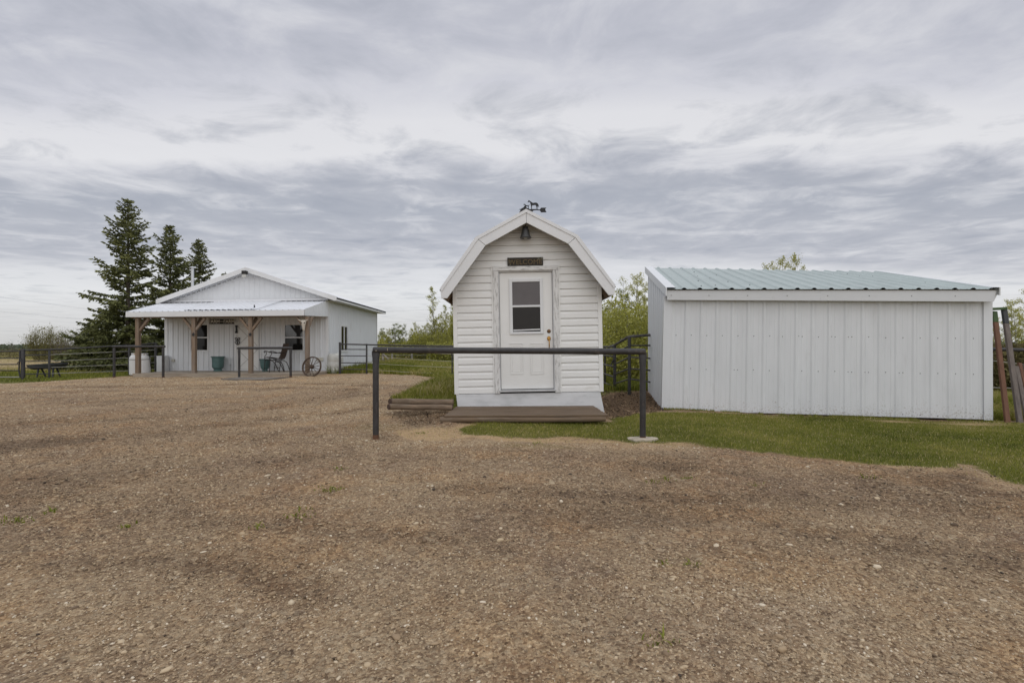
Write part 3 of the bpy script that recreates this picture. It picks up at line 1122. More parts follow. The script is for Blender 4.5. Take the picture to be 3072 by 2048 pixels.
for k in range(1, 7):
    s = .128 + k * .9105 + .050
    if s < SL - .1:
        p0, p1 = SFL.lerp(SFR, s / SL), TFL.lerp(TFR, s / SL)
        o = SEN * .0025
        b.add([p0 + o, p0 + SEU * .055 + SEN * .0008, p1 + SEU * .055 + SEN * .0008, p1 + o, p0, p1], [(0, 1, 2, 3), (4, 0, 3, 5)])
b.build('sheet_laps', WMET, shed)
b = MB()
pts = []
for (s, t_) in [(.75, .12), (.85, .33), (1.05, .14), (1.0, .55), (1.2, .45), (1.45, .30), (1.5, .62), (1.1, .78), (1.75, .16), (.62, .62), (1.9, .5), (4.6, .86), (4.75, .80), (4.9, .70), (4.72, .64), (4.95, .57), (5.05, .66),
                (4.4, .78), (5.2, .5), (5.35, .3), (4.55, .55)]:
    p = RFL + ru * s
    q = p + (RBL.lerp(RBR, s / RL) - p)
    pts.append(p.lerp(q, t_) + rn * .002)
studs(b, pts, rn, .013, .01)
b.build('roof_screws', M['black_iron'], sroof)
b = MB()
pts = [RFL.lerp(RBL, i / 9) + rn * .037 + ru * .14 for i in range(1, 9)]
studs(b, pts, rn, .008)
b.build('trim_screws', M['galv'], sroof)
# ================================================================== farm building with the porch
BX0, BX1, BYF, BYB = -15.52, -8.23, 20.9, 28.4
RXC, RZ = -11.76, 4.73
EL, ER, ZEL, ZER = -15.70, -7.74, 3.31, 3.44        # eave ends left/right and their heights
ROY0, ROY1 = 20.6, 28.65
barn = thing('farm_building', 'white ribbed metal farm building with a gable roof and a timber porch', 'barn', (-11.9, 20.9, .08))


def roof_z(x):
    if x < RXC:
        return ZEL + (RZ - ZEL) * (x - EL) / (RXC - EL)
    return ZER + (RZ - ZER) * (ER - x) / (ER - RXC)


FZ = .19
W1 = (-14.42, -13.57, 1.07, 2.31)
W2 = (-10.22, -9.30, 1.07, 2.31)
DR = (-12.36, -11.31, .2, 2.26)
b = MB()
L = BX1 - BX0


def bhole(w):
    x0, x1, z0, z1 = w
    zt = 2.95
    return (x0 - BX0 + .03, x1 - BX0 - .03, (z0 + .03 - FZ) / (zt - FZ), (z1 - .03 - FZ) / (zt - FZ))


# lower front wall (under the porch) up to z=2.95, then the gable above it
b.ribbed((BX0, BYF, FZ), (1, 0, 0), (0, -1, 0), L, .2285, .10, lambda s: Vector((0, 0, 0)), lambda s: Vector((0, 0, 2.95 - FZ)), .030, .012, .034, [bhole(W1), bhole(W2), bhole(DR)], 1)
b.build('wall', M['white_metal'], barn)
b = MB()
b.ribbed((BX0, BYF - .004, 2.95), (1, 0, 0), (0, -1, 0), L, .2285, .10, lambda s: Vector((0, 0, 0)), lambda s: Vector((0, 0, roof_z(BX0 + s) - .02 - 2.95)), .014, .010, .024, (), 0)
b.build('gable', M['white_metal'], barn)
SW = (22.33, 23.37, 1.02, 2.36)
b = MB()
b.ribbed((BX1, BYF, .12), (0, 1, 0), (1, 0, 0), BYB - BYF, .2285, .12, lambda s: Vector((0, 0, 0)), lambda s: Vector((0, 0, 3.24)), .019, .011, .028,
         [(SW[0] - BYF + .03, SW[1] - BYF - .03, (SW[2] + .03 - .12) / 3.24, (SW[3] - .03 - .12) / 3.24)], 1)
b.build('wall', M['white_metal'], barn)
b = MB()
b.ribbed((BX0, BYB, .12), (0, -1, 0), (-1, 0, 0), BYB - BYF, .2285, .12, lambda s: Vector((0, 0, 0)), lambda s: Vector((0, 0, 3.22)), .019, .011, .028)
b.build('wall', M['white_metal'], barn)
b = MB()
b.ribbed((BX1, BYB, .12), (-1, 0, 0), (0, 1, 0), L, .2285, .12, lambda s: Vector((0, 0, 0)), lambda s: Vector((0, 0, roof_z(BX1 - s) - .14)), .019, .011, .028)
b.build('wall', M['white_metal'], barn)
b = MB()
MB().box(BX0 - .024, BX0 + .10, BYF - .026, BYF - .021, FZ - .01, 3.3).build('corner_trim', M['white_trim'], barn)
b.box(BX1 - .10, BX1 + .0205, BYF - .026, BYF - .021, FZ - .01, 3.3)
b.box(BX1 + .021, BX1 + .026, BYF - .026, BYF + .10, FZ - .01, 3.34)
b.build('corner_trim', M['white_trim'], barn)
MB().box(BX1 + .021, BX1 + .026, BYB - .10, BYB + .02, .13, 3.34).build('corner_trim', M['white_trim'], barn)
# roof slopes
for (x0, x1) in ((EL, RXC), (ER, RXC)):
    b = MB()
    lo_ = Vector((x0, ROY0, roof_z(x0)))
    hi_ = Vector((x1, ROY0, RZ))
    nrm = (hi_ - lo_).cross(Vector((0, 1, 0)))
    nrm.normalize()
    if nrm.z < 0:
        nrm = -nrm
    LL = ROY1 - ROY0
    b.ribbed(lo_ + nrm * .02, (0, 1, 0), nrm, LL, .2285, .11, lambda s: Vector((0, 0, 0)), lambda s: hi_ - lo_, .02, .011, .028)
    b.prism([(0, 0), (0, -.06), (1, -.06), (1, 0)], 0, LL, lambda a, c, y: lo_.lerp(hi_, a) + Vector((0, y, c + .005)))
    b.build('roof', M['roof_white'], barn)
b = MB()
for s, x0 in ((1, ER), (-1, EL)):
    zt = RZ - .03 * 0
    p = Vector((RXC, 0, RZ + .052))
    q = Vector((RXC + s * .22, 0, roof_z(RXC + s * .22) + .047))
    b.prism([(p.x, p.z), (q.x, q.z), (q.x, q.z - .012), (p.x, p.z - .012)], ROY0 - .02, ROY1 + .02, lambda a, c, y: Vector((a, y, c)))
b.build('ridge_cap', M['roof_white'], barn)
# rake fascia on the front gable and eave fascia on the side
b = MB()
for x0 in (EL, ER):
    dx = RXC - x0
    z0 = roof_z(x0)
    q = [(x0, z0 + .05), (RXC, RZ + .05), (RXC, RZ - .155), (x0 + dx * .02, z0 - .135), (x0, z0 - .13)]
    b.prism(q, ROY0 - .035, ROY0 - .004, lambda a, c, y: Vector((a, y, c)))
    b.prism([(x0, z0 + .02), (x0, z0 - .13), (x0 + (.03 if x0 == EL else -.03), z0 - .13), (x0 + (.03 if x0 == EL else -.03), z0 + .02)], ROY0 - .003, ROY1, lambda a, c, y: Vector((a, y, c)))
b.build('fascia', M['white_trim'], barn)
b = MB()
zs = roof_z(ER) - .125
b.add([(ER - .01, ROY0, zs), (ER - .01, ROY1, zs), (BX1, ROY1, zs + .02), (BX1, ROY0, zs + .02)], [(0, 1, 2, 3)])
b.build('soffit', M['white_trim'], barn)
b = MB()
zs = roof_z(EL) - .125
b.add([(EL + .01, ROY0, zs), (EL + .01, ROY1, zs), (BX0, ROY1, zs + .02), (BX0, ROY0, zs + .02)], [(3, 2, 1, 0)])
b.build('soffit', M['white_trim'], barn)
# a dark trim line with dashes under the rake
b = MB()
for x0 in (EL, ER):
    x = RXC
    sgn = 1 if x0 > RXC else -1
    k = .35
    while k < 3.1:
        xa, xb = RXC + sgn * k, RXC + sgn * (k + .16)
        b.prism([(xa, roof_z(xa) - .172), (xb, roof_z(xb) - .172), (xb, roof_z(xb) - .162), (xa, roof_z(xa) - .162)], BYF - .03, BYF - .018, lambda a, c, y: Vector((a, y, c)))
        k += .2285
b.build('closure_strip', M['dark_inside'], barn)

# porch roof
PY0, PY1 = 18.62, 20.88
PFL, PFR = Vector((-15.40, PY0, 2.655)), Vector((-8.28, PY0, 2.745))
PBL, PBR = Vector((-15.60, PY1, 3.235)), Vector((-8.235, PY1, 3.335))
b = MB()
pu = PFR - PFL
PL = pu.length
pu.normalize()
ps = (PBL - PFL).normalized()
pn = pu.cross(ps).normalized()
if pn.z < 0:
    pn = -pn
b.ribbed(PFL, pu, pn, PL, .2285, .08, lambda s: Vector((0, 0, 0)), lambda s: PBL.lerp(PBR, s / PL) - (PFL + pu * s), .02, .011, .028)
proof = b.build('porch_roof', M['roof_white'], barn)
b = MB()
b.ribbed(PFL - pn * .02, pu, pn, PL, 99, 98, lambda s: Vector((0, 0, 0)), lambda s: PBL.lerp(PBR, s / PL) - (PFL + pu * s))
b.build('underside', M['ceiling_wood'], proof)
# loose overlay sheet lying on the left half of the porch roof
b = MB()
o0, o1 = 2.25, 5.15
sl_ = lambda s, t_: (PFL + pu * s).lerp(PBL.lerp(PBR, s / PL), t_)
b.ribbed(PFL + pu * o0 + ps * .10 + pn * .03, pu, pn, o1 - o0, .2285, .2, lambda s: Vector((0, 0, 0)), lambda s: sl_(o0 + s, .97) - (PFL + pu * (o0 + s) + ps * .10), .022, .012, .03)
b.build('overlay_sheet', M['roof_white'], proof)
b = MB()
b.ribbed(PFL + pu * o0 + ps * .112 + pn * .014, pu, pn, o1 - o0, 99, 98, lambda s: Vector((0, 0, 0)), lambda s: ps * .03 + pn * .016)
b.build('sheet_gap', M['dark_inside'], proof)
# flashing at the wall, standing on the ribs
b = MB()
b.add([PBL - ps * .09 + pn * .034, PBR - ps * .09 + pn * .034, PBR + pn * .045 + Vector((0, -.03, .0)), PBL + pn * .045 + Vector((0, -.03, 0))], [(0, 1, 2, 3)])
b.add([PBL + pn * .045 + Vector((0, -.03, 0)), PBR + pn * .045 + Vector((0, -.03, 0)), PBR + Vector((0, -.03, .10)), PBL + Vector((0, -.03, .10))], [(0, 1, 2, 3)])
b.build('flashing', M['roof_white'], proof)
b = MB()
b.add([PBL - ps * .055 + pn * .002, PBR - ps * .055 + pn * .002, PBR - ps * .05 + pn * .034, PBL - ps * .05 + pn * .034], [(0, 1, 2, 3)])
b.build('flashing_gap', M['dark_inside'], proof)
b = MB()
b.add([PFL + Vector((0, -.02, -.004)), PFR + Vector((0, -.02, -.004)), PFR + Vector((0, -.02, -.235)), PFL + Vector((0, -.02, -.205)),
       PFL + Vector((0, .01, -.004)), PFR + Vector((0, .01, -.004)), PFR + Vector((0, .01, -.235)), PFL + Vector((0, .01, -.205))],
      [(3, 2, 1, 0), (4, 5, 6, 7), (0, 1, 5, 4), (2, 3, 7, 6), (1, 2, 6, 5), (3, 0, 4, 7)])
b.build('porch_fascia', M['white_trim'], barn)
# closed right end of the porch roof: ribbed panel
b = MB()
e0, e1 = PFR + Vector((.012, 0, -.235)), Vector((PBR.x + .012, PY1, 2.62))
t0, t1 = PFR + Vector((.012, 0, .03)), PBR + Vector((.012, 0, .03))
ee = Vector((e1.x - e0.x, e1.y - e0.y, 0))
EL_ = ee.length
ee.normalize()
b.ribbed(e0, ee, Vector((ee.y, -ee.x, 0)), EL_, .2285, .1, lambda s: Vector((0, 0, (e1.z - e0.z) * s / EL_)), lambda s: Vector((0, 0, t0.z - e0.z + (t1.z - t0.z) * s / EL_)), .012, .01, .022)
b.build('porch_gable_end', M['white_metal'], barn)
b = MB()
e0, e1 = PFL + Vector((-.012, 0, -.205)), Vector((PBL.x - .012, PY1, 2.55))
t0, t1 = PFL + Vector((-.012, 0, .02)), PBL + Vector((-.012, 0, .02))
b.quad(e0, e1, t1, t0)
b.build('porch_gable_end', M['white_metal'], barn)
# beam, ceiling boards, posts with braces
b = MB()
b.beam((-15.3, 18.80, 2.495), (-8.32, 18.80, 2.565), .14, .17)
b.build('porch_beam', M['beam_wood'], barn, bevel=.008)
b = MB()
for k in range(14):
    x = -15.2 + k * .525
    z0, z1 = 2.545 + .012 * k * .5, 3.06 + .012 * k * .5
    b.beam((x, 18.9, z0), (x, 20.86, z1), .045, .12)
b.build('porch_rafters', M['ceiling_wood'], barn)
POSTX = [-15.06, -12.80, -10.52, -8.24]
DKZ = .205
for i, x in enumerate(POSTX):
    zt = 2.41 + .07 * (x + 15.3) / 7
    p = MB().box(x - .072, x + .072, 18.73, 18.875, DKZ, zt).build('porch_post', M['post_wood'], barn, bevel=.008)
    for s in ((1,) if i == 0 else (-1, 1) if i < 3 else (-1,)):
        MB().beam((x + s * .06, 18.805, zt - .50), (x + s * .44, 18.805, zt - .01 + .0), .085, .10, (0, 1, 0)).build('brace', M['post_wood'], p, bevel=.006)
    MB().beam((x, 18.86, zt - .45), (x, 19.22, zt - .0), .10, .10, (1, 0, 0)).build('brace', M['post_wood'], p, bevel=.006)
# porch deck
b = MB()
ys = [18.62 + i * .145 for i in range(16)]
for i, y in enumerate(ys):
    y1 = min(y + .139, 20.86)
    for (xa, xb) in ((-15.15, -12.83), (-12.822, -10.2), (-10.192, -8.05)):
        if y1 > y + .02:
            b.box(xa, xb, y, y1, .165 + rng.uniform(-.002, .002), DKZ)
b.build('porch_deck', M['porch_wood'], barn, bevel=.003)
b = MB()
b.box(-15.14, -12.81, 18.63, 18.67, .03, .163)
b.box(-12.805, -8.06, 18.635, 18.67, .03, .163)
b.box(-15.14, -15.10, 18.68, 20.85, .03, .163)
b.box(-8.10, -8.06, 18.68, 20.85, .03, .163)
b.build('porch_skirt', M['porch_wood'], barn, bevel=.004)
# front windows
for (x0, x1, z0, z1), (up, dn_) in ((W1, ('pane_dark', 'pane_dark')), (W2, ('pane_reflect', 'pane_dark'))):
    b = MB()
    t = .06
    yo, yi = BYF - .035, BYF + .05
    b.box(x0, x0 + t, yo, yi, z0, z1)
    b.box(x1 - t, x1, yo, yi, z0, z1)
    b.box(x0 + t, x1 - t, yo, yi, z1 - t, z1)
    b.box(x0 + t, x1 - t, yo, yi, z0, z0 + t)
    zm = z0 + (z1 - z0) * .50
    b.box(x0 + t, x1 - t, yo + .012, yi, zm - .025, zm + .025)
    w = b.build('window', M['white_trim'], barn, bevel=.004)
    MB().box(x0 + t, x1 - t, BYF + .0, BYF + .012, zm + .025, z1 - t).build('pane', M[up], w)
    MB().box(x0 + t, x1 - t, BYF + .012, BYF + .022, z0 + t, zm - .025).build('pane', M[dn_], w)
y0, y1, z0, z1 = SW
b = MB()
t = .10
xo, xi = BX1 + .035, BX1 - .05
b.box(xi, xo, y0, y0 + t, z0, z1)
b.box(xi, xo, y1 - t, y1, z0, z1)
b.box(xi, xo, y0 + t, y1 - t, z1 - t, z1)
b.box(xi, xo, y0 + t, y1 - t, z0, z0 + t)
ym = (y0 + y1) / 2
b.box(xi, xo - .008, ym - .045, ym + .045, z0 + t, z1 - t)
w = b.build('window', M['white_trim'], barn, bevel=.004)
MB().box(BX1 - .01, BX1 + .002, y0 + t, ym - .03, z0 + t, z1 - t).build('pane', M['pane_dark'], w)
MB().box(BX1 - .012, BX1 - .004, ym + .03, y1 - t, z0 + t, z1 - t).build('pane', M['pane_dark'], w)
# door with crossed battens
x0, x1, z0, z1 = DR
b = MB()
b.box(x0 - .10, x0 + .045, BYF - .03, BYF + .03, FZ, z1 + .05)
b.box(x1 - .045, x1 + .10, BYF - .03, BYF + .03, FZ, z1 + .05)
b.box(x0 - .10, x1 + .10, BYF - .032, BYF + .03, z1 - .02, z1 + .13)
b.build('door_frame', M['white_trim'], barn, bevel=.004)
x0, x1, z1 = x0 + .048, x1 - .048, z1 - .025
dz0 = .225
dr_ = MB().box(x0, x1, BYF - .004, BYF + .04, dz0, z1).build('door', M['door_paint'], barn, bevel=.003)
b = MB()
zm = dz0 + (z1 - dz0) * .50
for (za, zb) in ((dz0 + .06, zm - .09), (zm + .09, z1 - .06)):
    for (p, q) in (((x0 + .04, za), (x1 - .04, zb)), ((x0 + .04, zb), (x1 - .04, za))):
        for o in (-.055, .055):
            dx, dz = q[0] - p[0], q[1] - p[1]
            l_ = math.hypot(dx, dz)
            ox, oz = -dz / l_ * o, dx / l_ * o
            b.beam((p[0] + ox, BYF - .006, p[1] + oz), (q[0] + ox, BYF - .006, q[1] + oz), .008, .006, (0, 1, 0)) if False else None
        b.beam((p[0], BYF - .006 - (.002 if q[1] < p[1] else 0), p[1]), (q[0], BYF - .006 - (.002 if q[1] < p[1] else 0), q[1]), .022, .016, (0, 1, 0))
for zz in (zm - .09, zm, zm + .09, dz0 + .05, z1 - .05):
    b.box(x0 + .04, x1 - .04, BYF - .011, BYF - .003, zz - .007, zz + .007)
b.build('battens', M['groove'], dr_)
MB().lathe([(.03, 0), (.03, .01), (.02, .03), (.028, .05), (.02, .06)], 14, (x1 - .07, BYF - .004, 1.15), DRX).build('handle', M['galv'], dr_, smooth=True)
# small fittings
b = MB()
p = at(735, 823, BYF - .05)
p = at(735, 823, 20.5)
b.box(p.x - .095, p.x + .095, 20.38, 20.562, p.z + .0, p.z + .15)
fl_ = b.build('floodlight', M['sign_black'], barn, bevel=.012)
MB().box(p.x - .08, p.x + .08, 20.40, 20.55, p.z - .15, p.z - .002).build('lens', M['lens'], fl_, bevel=.01)
for (px, py, w_, h_) in ((522, 1081, .055, .06), (961, 1077, .14, .075), (1, 1, 0, 0)):
    if w_:
        p = at(px, py, BYF)
        MB().box(p.x - w_, p.x + w_, BYF - .085, BYF - .002, p.z - h_, p.z + h_).build('outlet_box', M['cream_plastic'], barn, bevel=.01)
b = MB()
p = at(693, 1095, BYF)
b.box(p.x - .02, p.x + .02, BYF - .07, BYF - .03, p.z - .05, p.z + .05)
b.tube([(p.x, BYF - .05, p.z - .05), (p.x, BYF - .05, .21)], .012, 8)
b.build('tap', M['galv'], barn)
cx_, cy_ = -15.2, 22.2
b = MB()
b.tube([(cx_, cy_, 3.3), (cx_, cy_, 5.03)], .062, 16)
ff = b.build('flue_pipe', M['galv'], barn, smooth=True)
MB().lathe([(.064, 0), (.13, .0), (.135, .015), (.07, .06), (.02, .08)], 18, (cx_, cy_, 5.02)).build('rain_cap', M['galv'], ff, smooth=True)

# ---- things at the building
p0, p1 = at(627.5, 971.5, 20.84), at(702, 957.5, 20.84)
fs_ = thing('farm_sign', 'long black FARM SWEET FARM board over the porch window', 'sign', ((p0.x + p1.x) / 2, 20.84, p0.z))
MB().box(p0.x, p1.x, 20.845, 20.875, p0.z, p1.z).build('board', M['sign_black'], fs_, bevel=.004)
RX90 = Matrix.Rotation(R(90), 4, 'X')
xc, zc = (p0.x + p1.x) / 2, (p0.z + p1.z) / 2
for (tx, x, sz, sh) in (('FARM', xc - .335, .20, 0), ('FARM', xc + .33, .20, 0), ('sweet', xc - .005, .10, .35)):
    text_mesh('lettering', tx, sz, M['sign_white'], fs_, Matrix.Translation((x, 20.843, zc - (.0 if sh == 0 else -.005))) @ RX90, .002, shear=sh, offset=.004 if sh == 0 else 0)

p = at(707.5, 987, 20.8)
br = thing('wall_bracket', 'dark upright iron ornament on the porch wall above the horseshoe hearts', 'ornament', (p.x, 20.83, p.z - .17))
b = MB()
b.box(p.x - .03, p.x + .03, 20.82, 20.86, p.z - .12, p.z + .12)
b.box(p.x - .045, p.x + .05, 20.815, 20.865, p.z + .10, p.z + .17)
b.box(p.x - .05, p.x + .05, 20.815, 20.865, p.z - .18, p.z - .10)
b.build('iron_bar', M['black_iron'], br, bevel=.008)


def heart(py, label):
    p = at(711, py, 20.8)
    root = thing('horseshoe_heart', label, 'ornament', (p.x, 20.82, p.z - .08), 'horseshoe hearts on the porch wall')
    for s in (-1, 1):
        b = MB()
        path = []
        for i in range(15):
            t_ = i / 14
            a = R(-150 + 300 * t_)
            # a horseshoe: U with its open end toward the bottom tip
            u, v = .044 * math.sin(a), .070 * math.cos(a)
            if i == 0 or i == 14:
                v -= .035
            th = R(-38 * s)
            x, z = u * math.cos(th) - v * math.sin(th), u * math.sin(th) + v * math.cos(th)
            path.append((p.x + s * .046 + x * 1.0, 20.83 + s * .004, p.z + .02 + z))
        b.tube(path, .014, 6)
        b.build('horseshoe', M['black_iron'], root, smooth=True)


heart(1018, 'upper horseshoe heart on the porch wall beside the door')
heart(1029, 'lower horseshoe heart on the porch wall beside the door')

for (i, lab) in ((1, 'small dark star plaque on the porch post before the window'), (2, 'small dark star plaque on the porch post before the door')):
    px, py = ((579, 1003), (750, 1003))[i - 1]
    p = at(px, py, 18.7)
    b = MB()
    pts = []
    for k in range(10):
        a = math.pi / 2 + k * math.pi / 5
        r_ = .075 if k % 2 == 0 else .055
        pts.append((p.x + r_ * .8 * math.cos(a), p.z + r_ * math.sin(a)))
    b.prism(pts, 18.70, 18.722, lambda a, c, y: Vector((a, y, c)))
    tag(b.build('post_plaque', M['black_iron'], None, bevel=.004), lab, 'ornament', 'dark plaques on the porch posts')

# cow skull on the right post
p = at(911, 975, 18.66)
sk = thing('cow_skull', 'bleached cow skull with short horns hung on the porch corner post', 'skull', (p.x, 18.66, p.z - .2))
b = MB()
secs = [(.20, .085, .06), (.14, .105, .075), (.06, .085, .07), (-.04, .058, .055), (-.12, .050, .045), (-.19, .045, .035), (-.215, .02, .015)]
n = 14
vs, fs = [], []
for (z, rx_, ry_) in secs:
    for k in range(n):
        a = 2 * math.pi * k / n
        vs.append((p.x + rx_ * math.cos(a) + (.02 * (.2 - z)), 18.645 + ry_ * math.sin(a), p.z + z))
for i in range(len(secs) - 1):
    for k in range(n):
        fs.append((i * n + k, (i + 1) * n + k, (i + 1) * n + (k + 1) % n, i * n + (k + 1) % n))
fs += [tuple(range(n)), tuple((len(secs) - 1) * n + n - 1 - k for k in range(n))]
b.add(vs, fs)
b.build('skull', M['bone'], sk, smooth=True)
for s in (-1, 1):
    MB().tube([(p.x + s * .08, 18.645, p.z + .17), (p.x + s * .15, 18.63, p.z + .19), (p.x + s * .20, 18.60, p.z + .23)], [.026, .02, .007], 10).build('horn', M['bone'], sk, smooth=True)
    MB().lathe([(.026, 0), (.024, .006), (.001, .008)], 12, (p.x + s * .058, 18.588, p.z + .09), DRX).build('eye_socket', M['dark_inside'], sk)

# planters
for (px, wpx, ytop, ybot, d, kind, lab) in ((654, 37, 1071.5, 1116, 20.45, 0, 'tall teal urn planter on the porch between the window and the door'),
                                            (795, 31, 1078, 1115, 20.35, 1, 'teal pot planter on the porch beside the patio chair')):
    s_ = F / d
    p = at(px, ybot, d)
    r0 = wpx / s_ / 2
    h = (ybot - ytop) / s_
    zb = DKZ
    root = thing('planter', lab, 'planter', (p.x, d, zb), 'teal planters on the porch')
    if kind == 0:
        prof = [(r0 * .66, 0), (r0 * .68, .03 * h), (r0 * .60, .07 * h), (r0 * .52, .12 * h), (r0 * .62, .17 * h), (r0 * .80, .24 * h), (r0 * .84, .34 * h), (r0 * .85, .6 * h), (r0 * .88, .9 * h), (r0 * 1.0, .95 * h), (r0, h), (r0 * .9, h), (r0 * .82, .9 * h), (r0 * .7, .75 * h)]
    else:
        prof = [(r0 * .50, 0), (r0 * .53, .04 * h), (r0 * .45, .09 * h), (r0 * .46, .15 * h), (r0 * .70, .25 * h), (r0 * .80, .42 * h), (r0 * .86, .7 * h), (r0 * .88, .88 * h), (r0 * .98, .9 * h), (r0, h), (r0 * .9, h), (r0 * .8, .9 * h), (r0 * .65, .7 * h)]
    MB().lathe(prof, 28, (p.x, d, zb)).build('pot', M['teal'], root, smooth=True)
    b = MB()
    for k in range(24):
        a = 2 * math.pi * k / 24
        b.lathe([(r0 * .05, -.01), (r0 * .05, .01)], 6, (p.x + r0 * .99 * math.cos(a), d + r0 * .99 * math.sin(a), zb + h * .96))
    b.build('rim_beading', M['teal'], root)
    MB().lathe([(r0 * .72, 0), (r0 * .5, .012), (.01, .02)], 20, (p.x, d, zb + h * .76)).build('soil', M['moss_rock'], root)

# patio chair: frame of bent tube with a brown sling
cx0, cd = -10.06, 19.95
chair = thing('patio_chair', 'tall brown sling patio chair with curled arms on the porch', 'chair', (cx0, cd, DKZ))
CM = Matrix.Translation((cx0, cd, DKZ)) @ Matrix.Rotation(R(46), 4, 'Z') @ Matrix.Diagonal((1.2, 1.12, 1.03, 1))
T = lambda x, y, z: CM @ Vector((x, y, z))
b = MB()
sl_pts = [(-.30, .585), (-.24, .605), (-.05, .56), (.10, .535), (.17, .56), (.21, .65), (.27, .90), (.33, 1.17)]
for (a, c) in zip(sl_pts[:-1], sl_pts[1:]):
    nx, nz = -(c[1] - a[1]), c[0] - a[0]
    l_ = math.hypot(nx, nz)
    nx, nz = nx / l_ * .012, nz / l_ * .012
    b.add([T(a[0], -.26, a[1]), T(a[0], .26, a[1]), T(c[0], .26, c[1]), T(c[0], -.26, c[1]), T(a[0] + nx, -.26, a[1] + nz), T(a[0] + nx, .26, a[1] + nz), T(c[0] + nx, .26, c[1] + nz), T(c[0] + nx, -.26, c[1] + nz)],
          [(0, 1, 2, 3), (7, 6, 5, 4), (0, 3, 7, 4), (1, 5, 6, 2), (0, 4, 5, 1), (3, 2, 6, 7)])
b.build('sling', M['sling'], chair)
for s in (-1, 1):
    y = s * .275
    MB().tube([T(x, y, z - .01) for x, z in sl_pts], .016, 8).build('side_rail', M['bronze_frame'], chair, smooth=True)
    ar = [(.24, .80), (.15, .79), (.05, .77), (-.10, .80), (-.22, .845), (-.30, .85), (-.335, .83), (-.32, .80), (-.295, .81)]
    MB().tube([T(x, s * .31, z) for x, z in ar], .017, 8).build('arm', M['bronze_frame'], chair, smooth=True)
    MB().tube([T(x, y, z) for x, z in [(-.27, .84), (-.25, .74), (-.31, .64), (-.32, .56), (-.30, .48)]], .014, 8).build('arm_support', M['bronze_frame'], chair, smooth=True)
    MB().tube([T(x, y, z) for x, z in [(-.30, .50), (-.14, .49), (-.03, .42), (.05, .30), (.10, .16), (.16, .0)]], .016, 8).build('leg', M['bronze_frame'], chair, smooth=True)
    MB().tube([T(x, y, z) for x, z in [(.06, .52), (.05, .40), (.02, .2), (.0, .0)]], .014, 8).build('leg', M['bronze_frame'], chair, smooth=True)
    MB().tube([T(x, y, z) for x, z in [(-.02, .50), (.14, .47), (.24, .40), (.30, .25), (.36, .0)]], .016, 8).build('leg', M['bronze_frame'], chair, smooth=True)
b = MB()
for x, z in ((-.30, .50), (.05, .40), (-.0, .17), (.33, 1.165)):
    b.tube([T(x, -.275, z), T(x, .275, z)], .013, 8)
b.tube([T(-.44, .0, .17), T(.0, 0, .17)], .012, 8) if False else None
b.build('cross_bar', M['bronze_frame'], chair, smooth=True)
MB().tube([T(-.33, -.275, .0), T(-.315, -.275, .3), T(-.30, -.275, .5)], .014, 8).build('leg', M['bronze_frame'], chair, smooth=True)
MB().tube([T(-.33, .275, .0), T(-.315, .275, .3), T(-.30, .275, .5)], .014, 8).build('leg', M['bronze_frame'], chair, smooth=True)

# wagon wheel leaning on the corner post
wc = at(935.2, 1099.5, 18.50)
wr = .408
wheel = thing('wagon_wheel', 'rusty iron spoked wagon wheel leaning against the porch corner post', 'wheel', (wc.x, wc.y, wc.z - wr))
lean = Matrix.Translation((wc.x, wc.y, wc.z)) @ Matrix.Rotation(R(-9), 4, 'Z') @ Matrix.Rotation(R(90 - 12), 4, 'X')
b = MB()
n = 48
prof = [(wr - .045, -.028), (wr - .004, -.032), (wr, -.02), (wr, .02), (wr - .004, .032), (wr - .045, .028), (wr - .05, .0)]
vs, fs = [], []
for (r_, z) in prof:
    for k in range(n):
        a = 2 * math.pi * k / n
        vs.append(lean @ Vector((r_ * math.cos(a), r_ * math.sin(a), z)))
m_ = len(prof)
for i in range(m_):
    for k in range(n):
        fs.append((i * n + k, i * n + (k + 1) % n, ((i + 1) % m_) * n + (k + 1) % n, ((i + 1) % m_) * n + k))
b.add(vs, fs)
b.build('rim', M['wheel_iron'], wheel, smooth=True)
b = MB()
for k in range(14):
    a = 2 * math.pi * (k + .3) / 14
    s = .022 if k % 2 else -.022
    b.tube([lean @ Vector((.06 * math.cos(a), .06 * math.sin(a), s * 1.6)), lean @ Vector(((wr - .03) * math.cos(a), (wr - .03) * math.sin(a), s * .5))], .0105, 6)
b.build('spokes', M['wheel_iron'], wheel, smooth=True)
MB().lathe([(.02, -.11), (.05, -.11), (.06, -.09), (.065, -.05), (.085, -.045), (.085, .045), (.065, .05), (.06, .09), (.045, .11), (.02, .11)], 20, (0, 0, 0), lean).build('hub', M['wheel_iron'], wheel, smooth=True)

